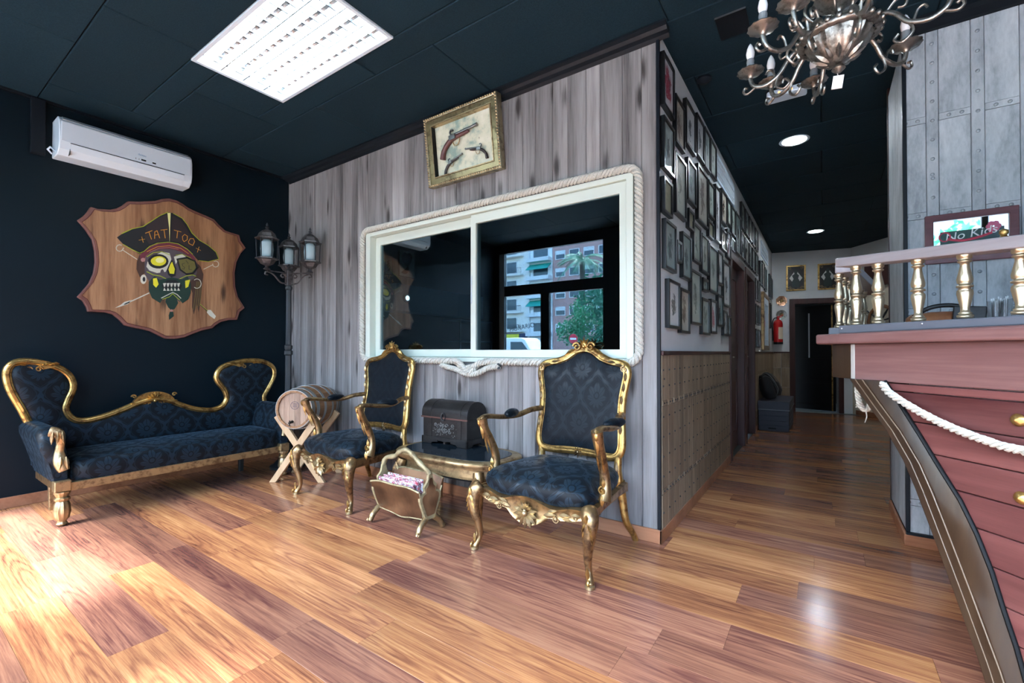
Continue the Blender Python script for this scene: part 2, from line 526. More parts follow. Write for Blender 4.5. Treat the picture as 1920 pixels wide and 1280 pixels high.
# ------------------------------------------------------------------ the room shell
XL, YW, XC, HC = -4.525, 2.508, -0.74, 2.83      # black wall, window wall, corridor wall, ceiling
YF = -1.0                                         # shop front behind the camera
XR, YR, YRB = 0.375, 3.253, 3.94                  # riveted wall: its end, its face, its back
XE = 3.3

floor = struct(B(XL - .2, XE + .2, YF - .3, 10.4, -.10, -.014).build('floor', m_gap))
def plank_mesh(L, W):
    e = .0003
    vs = [(0, 0, -.012), (L, 0, -.012), (L, W, -.012), (0, W, -.012), (0, 0, -e), (L, 0, -e), (L, W, -e), (0, W, -e), (e, e, 0), (L - e, e, 0), (L - e, W - e, 0), (e, W - e, 0)]
    fs = [(0,1,5,4),(1,2,6,5),(2,3,7,6),(3,0,4,7),(4,5,9,8),(5,6,10,9),(6,7,11,10),(7,4,8,11),(8,9,10,11)]
    return MB().add(vs, fs)
pw, pl = .178, 1.21
_full = None
def lay(x0, x1, y, w_, off):
    global _full
    x = x0 - (off % pl)
    while x < x1:
        a, b_ = max(x, x0), min(x + pl, x1)
        if b_ - a > .02:
            if b_ - a > pl - 1e-4 and w_ > pw - .002:
                if _full is None:
                    o = plank_mesh(pl - .0008, pw - .0008).build('plank', m_floor, floor); _full = o.data
                else: o = inst(_full, 'plank', floor)
            else: o = plank_mesh(b_ - a - .0008, w_ - .0008).build('plank', m_floor, floor)
            o.location = (a, y, 0)
        x += pl
k = -7
while .142 + k * pw < 10.0:
    y0, y1 = max(.142 + k * pw, YF), .142 + (k + 1) * pw
    off = (k * .47 + .13 * (k % 3)) % pl
    if k == 5: off = (-1.387 - XL) % pl
    ym = (y0 + y1) / 2
    off = {5: (XL + 1.387), 7: (XL + 1.79), 6: (XL + 1.676), 4: (XL + 1.656), 3: (XL + 1.56), 2: (XL + 2.035)}.get(k, -off)
    off = (off) % pl
    if y0 < YW: lay(XL, XE, y0, y1 - y0, off)
    elif y0 < YR: lay(XC, XE, y0, y1 - y0, (off + 1.3) % pl)
    elif y0 < YRB - .1: lay(XC, XR, y0, y1 - y0, (off + .4) % pl)
    elif ym < 9.32: lay(XC, 2.3, y0, y1 - y0, (off + .9) % pl)
    k += 1

_q = (-3.14, -2.005, 1.15, 1.69)
ceiling = struct(MB().box(XL - .2, XE + .2, YF - .1, 10.4, HC + .075, HC + .14).box(XL - .2, _q[0], YF - .1, 10.4, HC + .02, HC + .074).box(_q[1], XE + .2, YF - .1, 10.4, HC + .02, HC + .074)
                 .box(_q[0], _q[1], YF - .1, _q[2], HC + .02, HC + .074).box(_q[0], _q[1], _q[3], 10.4, HC + .02, HC + .074).build('ceiling', m_dark))
tw, tl = .588, 1.178
tile_full = None
def tile(x0, x1, y0, y1, keep=None):
    """one ceiling tile with bevelled edges"""
    e, g = .005, .0022
    x0 += g; x1 -= g; y0 += g; y1 -= g
    z = HC
    vs = [(x0,y0,z+.016),(x1,y0,z+.016),(x1,y1,z+.016),(x0,y1,z+.016),(x0,y0,z+e),(x1,y0,z+e),(x1,y1,z+e),(x0,y1,z+e),(x0+e,y0+e,z),(x1-e,y0+e,z),(x1-e,y1-e,z),(x0+e,y1-e,z)]
    fs = [(0,1,2,3),(0,1,5,4),(1,2,6,5),(2,3,7,6),(3,0,4,7),(4,5,9,8),(5,6,10,9),(6,7,11,10),(7,4,8,11),(8,9,10,11)]
    return MB().add(vs, fs).build('ceiling_tile', m_ceil, ceiling)
LX0, LX1, LY0, LY1 = -3.155, -1.99, 1.135, 1.705     # the fluorescent fitting's opening
r_ = -3
while .70 + r_ * tw < 10.2:
    y0, y1 = max(.70 + r_ * tw, YF), min(.70 + (r_ + 1) * tw, 10.3)
    xj = -3.03 if r_ % 2 == 0 else -3.53
    x = xj - 3 * tl
    while x < XE:
        a, b_ = max(x, XL), min(x + tl, XE)
        x += tl
        if y0 > YRB: b_ = min(b_, 2.3)
        if b_ - a < .03: continue
        if y0 > YW - .3 and b_ < XC - .02 and y0 > YW: continue
        if y0 > YW and a < XC: a = XC - .05
        pieces = [(a, b_, y0, y1)]
        if a < LX1 and b_ > LX0 and y0 < LY1 and y1 > LY0:      # cut round the light fitting
            pieces = []
            if y0 < LY0: pieces.append((a, b_, y0, LY0))
            if y1 > LY1: pieces.append((a, b_, LY1, y1))
            q0, q1 = max(y0, LY0), min(y1, LY1)
            if a < LX0: pieces.append((a, LX0, q0, q1))
            if b_ > LX1: pieces.append((LX1, b_, q0, q1))
        for p in pieces:
            if p[1] - p[0] > .02 and p[3] - p[2] > .02: tile(*p)
    r_ += 1

# black wall on the left, with its baseboard and the angle trim under the ceiling
wl = struct(B(XL - .15, XL, YF - .2, YW + 3.2, -.01, HC + .02).build('wall_left', m_black))
struct(B(XL, XL + .012, YF + .02, YW, 0, .075).build('baseboard_left', m_base, None, bevel=.003))
struct(B(XL, XL + .02, YF + .02, YW - .02, HC - .018, HC).build('trim_1', m_blacktrim))

# window wall: vertical boards round a wide opening
WX0, WX1, WZ0, WZ1 = -3.21, -.91, 1.0, 2.055          # wall opening
wb = struct(MB().box(XL, WX0, YW + .012, YW + .11, 0, HC).box(WX1, XC - .012, YW + .012, YW + .11, 0, HC)
            .box(WX0, WX1, YW + .012, YW + .11, 0, WZ0).box(WX0, WX1, YW + .012, YW + .11, WZ1, HC).build('wall_back', m_dark))
def board(x0, x1, z0, z1, mat, parent, y, d=.013, e=.003, name='board'):
    vs = [(x0, d, z0), (x1, d, z0), (x1, d, z1), (x0, d, z1), (x0, e, z0), (x1, e, z0), (x1, e, z1), (x0, e, z1), (x0 + e, 0, z0), (x1 - e, 0, z0), (x1 - e, 0, z1), (x0 + e, 0, z1)]
    fs = [(0,1,5,4),(1,2,6,5),(2,3,7,6),(3,0,4,7),(4,5,9,8),(5,6,10,9),(6,7,11,10),(7,4,8,11),(8,9,10,11)]
    o = MB().add([(a - x0, b_, c_) for a, b_, c_ in vs], fs).build(name, mat, parent)
    o.location = (x0, y, 0)
    return o
x = XL
bw = [.118, .097, .132, .108, .125, .09, .14, .112]
i = 0
while x < XC - .02:
    x1 = min(x + bw[i % 8], XC - .012)
    if XC - .012 - x1 < .04: x1 = XC - .012
    for (a, b_, z0, z1) in ([(x, x1, .06, HC)] if (x1 <= WX0 or x >= WX1) else
                           [(x, x1, .06, WZ0), (x, x1, WZ1, HC)]):
        board(a + .0009, b_ - .0009, z0, z1, m_grey_wood, wb, YW)
    if x < WX0 < x1: board(x + .0004, WX0, WZ0, WZ1, m_grey_wood, wb, YW)
    if x < WX1 < x1: board(WX1, x1 - .0004, WZ0, WZ1, m_grey_wood, wb, YW)
    x = x1; i += 1
struct(B(XL + .012, XC + .014, YW - .014, YW, 0, .075).build('baseboard_back', m_base, None, bevel=.003))
struct(MB().prism([(0, 0), (-.085, 0), (-.085, -.012), (-.06, -.02), (-.045, -.034), (-.018, -.040), (0, -.055)], XL + .02, XC + .06,
                  lambda u, v, a: (a, YW + u, HC + v)).build('trim_2', m_blacktrim))
struct(MB().box(XC - .012, XC + .006, YW - .008, YW + .012, .075, HC).build('trim_3', m_blacktrim, None, bevel=.002))

# corridor wall: white above a dark rail, aged boards below, two doorways
D1, D2, DT = (4.80, 5.66), (5.84, 6.60), 1.99
cw = MB()
seg = [(YW + .012, D1[0]), (D1[1], D2[0]), (D2[1], 9.45)]
for a, b_ in seg: cw.box(XC - .12, XC, a, b_, 0, HC)
for a, b_ in (D1, D2): cw.box(XC - .12, XC, a, b_, DT, HC)
wc = struct(cw.build('wall_corridor', m_white))
def side_board(y0, y1, z0, z1):
    o = board(0, y1 - y0 - .0012, z0, z1, m_wains, wc, 0, .010, .0018)
    o.location = (XC + .010, y0, 0); o.rotation_euler = (0, 0, R(90))
    return o
stud = MB().lathe([(.006, 0), (.006, .002), (.003, .005), (0, .0055)], 8, Matrix.Rotation(R(90), 4, 'Y')).build('stud', m_iron, wc, 40)
stud.location = (XC + .010, YW + .05, .9)
for a, b_ in seg:
    y = a + (.006 if a < 3 else .05)
    n = max(1, round((b_ - y - (.0 if b_ > 9 else .05)) / .118))
    st = (b_ - y - (.0 if b_ > 9 else .06)) / n
    for i in range(n):
        for z0, z1 in ((.075, .258), (.29, .748), (.78, 1.032)):
            side_board(y + i * st, y + (i + 1) * st, z0, z1)
        if a < 3 or b_ > 9:
            for z0, z1 in ((.26, .288), (.75, .778)):
                side_board(y + i * st + .012, y + (i + 1) * st - .012, z0, z1)
        if a < 3:
            for z in (.16, .36, .47, .58, .69, .86, .95):
                inst(stud, 'stud', wc, (XC + .010, y + i * st + .016, z))
            for z in (.274, .764):
                for q in (.3, .7): inst(stud, 'stud', wc, (XC + .010, y + (i + q) * st, z))
    t = struct(B(XC, XC + .018, a + .001, b_ - (.05 if b_ < 9 else 0), 1.033, 1.057).build('trim_4', m_darkwood, None, bevel=.003))
    struct(B(XC, XC + .014, a - (.026 if a < 3 else 0), b_ - (.05 if b_ < 9 else 0), 0, .075).build('baseboard_corridor', m_base, None, bevel=.003))

def doorway(y0, y1, n):
    fr = struct(MB().box(XC - .10, XC + .022, y0 - .05, y0 + .03, 0, DT - .03).box(XC - .10, XC + .022, y1 - .03, y1 + .04, 0, DT - .03)
                .box(XC - .10, XC + .022, y0 - .05, y1 + .04, DT - .03, DT + .045).build('door_%d' % n, m_darkwood, None, bevel=.004))
    B(XC - .085, XC - .05, y0 + .031, y1 - .031, .006, DT - .031).build('door_leaf', m_darkwood, fr, bevel=.002)
    for z0, z1 in ((.18, .88), (1.12, 1.85)):
        MB().ring([(y0 + .12, z0), (y1 - .12, z0), (y1 - .12, z1), (y0 + .12, z1)], [(y0 + .14, z0 + .02), (y1 - .14, z0 + .02), (y1 - .14, z1 - .02), (y0 + .14, z1 - .02)],
                  XC - .05, XC - .042, lambda u, v, a: (a, u, v)).build('panel_moulding', m_darkwood, fr)
    h = B(XC - .05, XC - .044, y0 + .07, y0 + .105, .90, 1.10).build('handle_plate', m_silver, fr, bevel=.002)
    MB().tube([(XC - .05, y0 + .088, 1.0), (XC - .002, y0 + .088, 1.0), (XC + .006, y0 + .10, 1.0), (XC + .006, y0 + .2, 1.0)], .008, 8).build('door_handle', m_silver, fr, 40)
    return fr
doorway(D1[0], D1[1], 1)
doorway(D2[0], D2[1], 2)

# end of the corridor: slanting white wall with an open doorway, then a diagonal wall
E0, E1 = Vector((XC, 9.32, 0)), Vector((.42, 9.62, 0))
dE = (E1 - E0).normalized(); nE = Vector((dE.y, -dE.x, 0))       # towards the camera
LE = (E1 - E0).length
def endp(u, z, d=0):
    p = E0 + dE * u + nE * d
    return (p.x, p.y, z)
EA, EB, ET = .352, 1.0, 1.90
ew = MB()
for a, b_, z0, z1 in ((-.2, EA, 0, HC), (EB, LE + .02, 0, HC), (EA, EB, ET, HC)):
    ew.prism([(a, z0), (b_, z0), (b_, z1), (a, z1)], 0, -.12, lambda u, v, d: endp(u, v, d))
we = struct(ew.build('wall_far', m_white))
for i in range(2):
    for z0, z1 in ((.075, .4285), (.4305, .769), (.771, 1.032)):
        MB().prism([(i * .135 + .002, z0), (i * .135 + .132, z0), (i * .135 + .132, z1), (i * .135 + .002, z1)], 0, .009, endp).build('board', m_wains, we)
MB().prism([(0.02, 1.033), (EA - .085, 1.033), (EA - .085, 1.057), (0.02, 1.057)], 0, .018, endp).build('dado_rail', m_darkwood, we)
dn = struct(MB().prism([(EA - .085, 0), (EA, 0), (EA, ET), (EB, ET), (EB, 0), (EB + .07, 0), (EB + .07, ET + .09), (EA - .085, ET + .09)], -.1, .02, endp).build('door_3', m_darkwood, None, bevel=.003))
# dark leaf standing ajar into the room behind
hp = E0 + dE * (EB - .005) - nE * .125
dl = MB()
lm = Matrix.Translation(hp) @ Matrix.Rotation(math.atan2(dE.y, dE.x) + R(180 - 32), 4, 'Z')
dl.box(0, .72, 0, .04, .02, ET - .02, lm)
leaf = dl.build('door_leaf', m_dark, dn, bevel=.003)
for z0, z1 in ((.12, .5), (.56, .94)):
    MB().box(.08, .62, .04, .048, z0, z1, lm).build('leaf_panel', m_dark, dn, bevel=.006)
MB().box(.38, .40, .05, .07, .95, 1.75, lm).build('pull_handle', m_silver, dn, bevel=.004)
MB().box(.03, .05, .036, .046, .02, ET - .02, lm).build('brass_edge', m_gold, dn)
m_tile = M('grey_tile', (.32, .36, .34), .35)
struct(MB().prism([(-.62, -1.78), (1.82, -1.78), (1.82, 0), (-.62, 0)], -.012, .002, lambda u, v, a: endp(u, a, v - .0)).build('floor_tiled', m_tile))
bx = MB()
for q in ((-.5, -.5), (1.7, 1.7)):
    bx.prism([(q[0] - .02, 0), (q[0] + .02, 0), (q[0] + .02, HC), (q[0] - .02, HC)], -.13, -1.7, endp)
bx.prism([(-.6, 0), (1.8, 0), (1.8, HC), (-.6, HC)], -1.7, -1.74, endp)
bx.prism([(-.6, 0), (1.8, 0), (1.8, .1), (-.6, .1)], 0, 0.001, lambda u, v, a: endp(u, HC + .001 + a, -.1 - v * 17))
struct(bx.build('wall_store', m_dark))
# diagonal wall to the right of the doorway
G0, G1 = Vector((E1.x, E1.y, 0)), Vector((2.35, 7.1, 0))
dG = (G1 - G0).normalized(); nG = Vector((-dG.y, dG.x, 0)) * -1
if nG.y > 0: nG = -nG
def diag(u, z, d=0):
    p = G0 + dG * u + nG * d
    return (p.x, p.y, z)
LG = (G1 - G0).length
m_cream = M('cream_wall', (.66, .60, .46), .7)
struct(MB().prism([(0, 0), (LG, 0), (LG, HC), (0, HC)], 0, -.1, diag).build('wall_diagonal', m_cream))
struct(MB().prism([(0, 2.45), (LG, 2.45), (LG, HC), (0, HC)], .001, .012, diag).build('trim_5', M('pale_grey_band', (.52, .52, .50), .7)))
beam = tag(MB().prism([(.36, 2.10), (LG - .3, 2.10), (LG - .3, 2.44), (.36, 2.44)], .012, .09, diag).build('wall_shelf', m_darkwood, None, bevel=.004), 'dark wooden panel hung high on the cream wall behind the bar', 'shelf')
struct(MB().prism([(.08, 0), (LG, 0), (LG, .075), (.08, .075)], 0, .014, diag).build('baseboard_diagonal', m_base))
struct(B(2.3, 2.42, YRB, 7.4, 0, HC).build('wall_side', m_white))

# riveted wall on the right
wr = struct(MB().box(XR + .012, XE, YR + .012, YRB - .012, 0, HC).build('wall_right', m_dark))
vx = [XR - .038 + .171 * j for j in range(0, 16)]
vx = [.467 + .1735 * j for j in range(-1, 15)]
bands = [.236 + .5165 * j for j in range(0, 6)]
rivet = MB().lathe([(.009, 0), (.0085, -.003), (.005, -.006), (0, -.0065)], 10).build('rivet', m_rivet, wr, 60)
rivet.location = (.49, YR, 2.0); rivet.rotation_euler = (R(-90), 0, 0)
for j, x in enumerate(vx):
    a, b_ = max(x, XR + .004), min(x + .05, XE)
    if b_ - a > .01:
        board(a + .0008, b_ - .0008, .07, HC - .06, m_panel, wr, YR, .013, .0025, 'upright')
        if a > XR + .03 and a < 1.8:
            z = .12
            while z < HC - .1:
                inst(rivet, 'rivet', wr, (x + .025, YR, z), (R(-90), 0, 0)); z += .1033
    a, b_ = max(x + .05, XR + .004), min(x + .1735, XE)
    if b_ - a < .02: continue
    zs = [.07] + [z for q in bands for z in (q - .018, q + .018)] + [HC - .06]
    for z0, z1 in zip(zs, zs[1:]):
        if z1 - z0 < .012 or z1 <= z0: continue
        bnd = any(abs((z0 + z1) / 2 - q) < .004 for q in bands)
        board(a + .0012, b_ - .0012, z0 + .0012, z1 - .0012, m_panel, wr, YR + (0 if bnd else .002), .011, .002, 'band' if bnd else 'panel')
        if bnd and a < 1.8:
            for q in (.32, .72): inst(rivet, 'rivet', wr, (x + .05 + .1235 * q, YR, (z0 + z1) / 2), (R(-90), 0, 0))
# its end, seen narrow from the corridor
for y0, y1 in ((YR + .012, YR + .30), (YR + .304, YRB - .012)):
    o = board(0, y1 - y0, .07, HC - .06, m_panel, wr, 0, .011, .002, 'end_panel')
    o.location = (XR + .0, y1, 0); o.rotation_euler = (0, 0, R(-90))
struct(MB().box(XR - .006, XR + .012, YR - .008, YR + .012, .075, HC).build('trim_6', m_blacktrim, None, bevel=.002))
struct(B(XR - .004, XR + .02, YRB - .012, YRB + .02, 0, HC).build('trim_7', m_darkwood))
struct(MB().box(XR - .014, XE, YR - .014, YR, 0, .062).box(XR - .014, XR, YR, YRB - .012, 0, .062).build('baseboard_right', m_base, None, bevel=.003))
struct(B(XR - .006, XE, YR - .02, YR, .062, .075).build('trim_8', m_blacktrim))
struct(MB().prism([(0, 0), (-.08, 0), (-.08, -.02), (-.05, -.03), (-.02, -.055), (0, -.06)], XR - .01, XE, lambda u, v, a: (a, YR + u, HC + v)).build('trim_9', m_blacktrim))
struct(B(XE, XE + .12, YF - .2, YR + .8, 0, HC).build('wall_bar_side', m_black))

# shop front behind the camera: black frames, full-height panes
fr = MB()
def post(x0, x1, z0, z1): fr.box(x0, x1, YF - .06, YF, z0, z1)
post(XL, -4.42, 0, HC); post(XL, XE, 2.67, HC + .02); post(-4.42, -4.32, 0, 2.67); post(-2.585, -1.7, 0, 2.67); post(2.9, XE, 0, 2.67)
post(-4.32, -2.585, 1.965, 2.13); post(-3.625, -3.475, 0, 1.965); post(-1.7, 2.9, 2.05, 2.13)
post(-4.32, -2.585, 0, .07); post(-1.7, 2.9, 0, .05)
for x in (-.62, .42, 1.0, 1.55, 2.3): post(x, x + .06, .05, 2.67)
wf = struct(fr.build('wall_front', M('black_shopfront_frame', (.006, .008, .011), .4)))
struct(B(-4.42, -4.32, YF, YF + .004, 0, 2.67).build('trim_10', M('pale_blue_jamb', (.30, .42, .50), .5)))
n = 1
for a, b_, z0, z1 in ((-4.32, -3.625, .07, 1.965), (-3.475, -2.585, .07, 1.965), (-4.32, -2.585, 2.13, 2.67), (-1.7, -.62, .05, 2.05), (-.56, .42, .05, 2.05), (.48, 1.0, .05, 2.05), (1.06, 1.55, .05, 2.05), (1.61, 2.3, .05, 2.05), (2.36, 2.9, .05, 2.05),
                      (-1.7, -.62, 2.13, 2.67), (-.56, .42, 2.13, 2.67), (.48, 1.0, 2.13, 2.67), (1.06, 1.55, 2.13, 2.67), (1.61, 2.3, 2.13, 2.67), (2.36, 2.9, 2.13, 2.67)):
    struct(B(a + .001, b_ - .001, YF - .034, YF - .028, z0 + .001, z1 - .001).build('window_%d' % n, m_shopglass)); n += 1

# the studio behind the window
sw = MB().box(XL, XC - .12, 5.6, 5.7, 0, HC)
struct(sw.build('wall_studio', M('studio_navy', (.012, .018, .026), .6)))
struct(B(XL, XC - .12, YW + .11, 5.6, HC - .15, HC + .02).build('ceiling_studio', m_ceil))
# ------------------------------------------------------------------ fluorescent ceiling fitting
m_tubes = emit('fluorescent_tube', (.74, .89, 1), 17)
m_louvre = M('aluminium_louvre', (.72, .74, .76), .22, 1.0)
def fluorescent():
    t = thing('fluorescent_ceiling_light', 'square white fluorescent ceiling light with louvres set in black tiles', 'ceiling light', ((LX0 + LX1) / 2, (LY0 + LY1) / 2, HC))
    a, b_ = (LX1 - LX0) / 2, (LY1 - LY0) / 2
    MB().ring([(-a, -b_), (a, -b_), (a, b_), (-a, b_)], [(-a + .022, -b_ + .022), (a - .022, -b_ + .022), (a - .022, b_ - .022), (-a + .022, b_ - .022)], -.006, .05, lambda u, v, z: (u, v, z)).build('frame', m_plastic, t, bevel=.002)
    B(-a + .02, a - .02, -b_ + .02, b_ - .02, .052, .06).build('reflector', m_louvre, t)
    for j in range(4):
        y = -b_ + .022 + (2 * b_ - .044) * (j + .5) / 4
        MB().tube([(-a + .03, y, .034), (a - .03, y, .034)], .013, 10).build('tube', m_tubes, t, 60)
    for j in range(5):
        y = -b_ + .022 + (2 * b_ - .044) * j / 4
        MB().prism([(y - .014, .05), (y + .014, .05), (y + .003, .002), (y - .003, .002)], -a + .023, a - .023, lambda u, v, q: (q, u, v)).build('side_louvre', m_louvre, t)
    bl = None
    for j in range(4):
        for i in range(1, 15):
            x = -a + .022 + (2 * a - .044) * i / 15
            if bl is None:
                bl = MB().prism([(-.05, 0), (.05, 0), (.056, .028), (.02, .016), (-.02, .016), (-.056, .028)], -.004, .004, lambda u, v, q: (q, u, v)).build('cross_louvre', m_louvre, t)
            o = bl if (i == 1 and j == 0) else inst(bl, 'cross_louvre', t)
            o.location = (x, -b_ + .022 + (2 * b_ - .044) * (j + .5) / 4, .002)
fluorescent()

m_led = emit('led_disc', (.95, .98, 1), 340)
def downlight(x, y, label):
    t = thing('recessed_downlight', label, 'ceiling light', (x, y, HC), 0, 'round corridor downlights')
    MB().lathe([(.088, .0), (.105, -.004), (.112, 0), (.112, .004), (.088, .004)], 28, cap=False).build('bezel', m_plastic, t, 50)
    MB().lathe([(.0885, 0), (.0885, .004)], 24).build('diffuser', m_led, t)
    return t
downlight(-.185, 4.46, 'lit round ceiling downlight nearer the chandelier')
downlight(-.075, 8.0, 'lit round ceiling downlight at the far end of the corridor')
downlight(1.15, 6.9, 'round ceiling downlight in the side room behind the riveted wall')

# emergency light
t = thing('emergency_light', 'white emergency light box with two orange lamps on corridor ceiling', 'emergency light', (-.19, 3.56, HC))
MB().box(-.115, .115, -.055, .055, -.05, -.004).build('housing', m_plastic, t, bevel=.012)
MB().box(-.12, .12, -.06, .06, -.006, 0).build('base', m_dark, t)
for x in (-.04, .03): MB().ell((x, -.0555, -.03), (.008, .002, .008)).build('indicator_lamp', M('orange_glow', (.9, .42, .16), .4, Emission_Color=(1, .45, .15, 1), Emission_Strength=1.2), t, 60)
t = thing('smoke_detector', 'small black dome detector on the black ceiling', 'detector', (-.624, 3.108, HC))
MB().lathe([(.045, 0), (.045, -.012), (.03, -.028), (0, -.034)], 20).build('dome', m_blacktrim, t, 40)
t = thing('ceiling_hatch', 'black square ceiling hatch with thin steel edge beside the chandelier', 'hatch', (-.39, 2.68, HC))
B(-.075, .075, -.1, .1, -.006, 0).build('panel', m_blacktrim, t, bevel=.002)
B(-.075, .075, -.103, -.1, -.008, 0).build('edge', m_silver, t)

# ------------------------------------------------------------------ air conditioner and duct
t = thing('air_conditioner', 'white wall-mounted split air conditioner on black wall', 'air conditioner', (XL, .775, 2.43))
Lac = .80
prof = [(0, .0), (.14, .0), (.185, .035), (.198, .075), (.198, .19), (.185, .235), (.15, .265), (0, .265)]
MB().prism(prof, 0, Lac, lambda u, v, a: (u, a, v)).build('body', m_plastic, t, 30, bevel=.006)
B(.197, .2015, .012, Lac - .012, .085, .222).build('front_panel', m_plastic, t, bevel=.002)
MB().prism([(.155, .262), (.188, .237), (.191, .240), (.158, .266)], .02, Lac - .02, lambda u, v, a: (u, a, v)).build('top_grille', m_plastic2, t)
fl = MB().prism([(.147, .0015), (.189, .038), (.2005, .076), (.204, .076), (.192, .036), (.149, -.002)], .06, Lac - .06, lambda u, v, a: (u, a, v)).build('air_flap', m_plastic, t, 30)
MB().box(.1985, .203, .058, Lac - .058, .0795, .0825).build('flap_slot', m_dark, t)
MB().box(.14, .188, .0565, .0585, .004, .08).build('flap_slot', m_dark, t)
B(.2015, .2022, .455, .485, .100, .112).build('display', m_dark, t)
B(.2015, .2022, .525, .548, .100, .111).build('display', m_dark, t)
for y in (.42, .44): B(.2015, .2021, y, y + .003, .100, .110).build('button', m_dark, t)
text('brand_mark', 'daitsu', .022, M('pale_blue_print', (.15, .35, .55), .5), t, (.2018, .46, .142), (R(90), 0, R(90)), .0004)
MB().tube([(.02, -.004, .03), (.05, -.03, .045), (.07, -.02, .06), (.10, .0, .03)], .006, 6).build('pipe_tail', m_plastic, t, 50)
du = tag(B(XL, XL + .045, .665, .735, 2.43, HC - .018).build('cable_duct', m_blacktrim, None, bevel=.003), 'black vertical cable duct beside the air conditioner', 'duct')

# ------------------------------------------------------------------ wooden shield with painted pirate skull
SHIELD = [(-0.583, 0.269), (-0.554, 0.304), (-0.531, 0.342), (-0.512, 0.385), (-0.471, 0.381), (-0.399, 0.394), (-0.362, 0.413), (-0.328, 0.445), (-0.295, 0.487), (-0.223, 0.504), (-0.117, 0.539), (-0.074, 0.567), (-0.023, 0.586), (0.031, 0.584), (0.076, 0.568), (0.113, 0.546), (0.16, 0.531), (0.242, 0.513), (0.317, 0.493), (0.358, 0.452), (0.41, 0.412), (0.474, 0.403), (0.53, 0.398), (0.542, 0.347), (0.589, 0.286), (0.546, 0.231), (0.508, 0.142), (0.492, 0.035), (0.498, -0.092), (0.521, -0.183), (0.582, -0.281), (0.538, -0.322), (0.516, -0.398), (0.447, -0.404), (0.379, -0.425), (0.338, -0.455), (0.308, -0.487), (0.224, -0.51), (0.148, -0.546), (0.093, -0.574), (0.029, -0.588), (-0.041, -0.588), (-0.084, -0.564), (-0.143, -0.53), (-0.192, -0.517), (-0.256, -0.504), (-0.306, -0.49), (-0.341, -0.445), (-0.378, -0.409), (-0.423, -0.396), (-0.473, -0.397), (-0.522, -0.399), (-0.529, -0.364), (-0.55, -0.319), (-0.58, -0.295), (-0.55, -0.246), (-0.516, -0.186), (-0.492, -0.108), (-0.483, -0.022), (-0.487, 0.062), (-0.501, 0.144), (-0.533, 0.202), (-0.561, 0.242)]
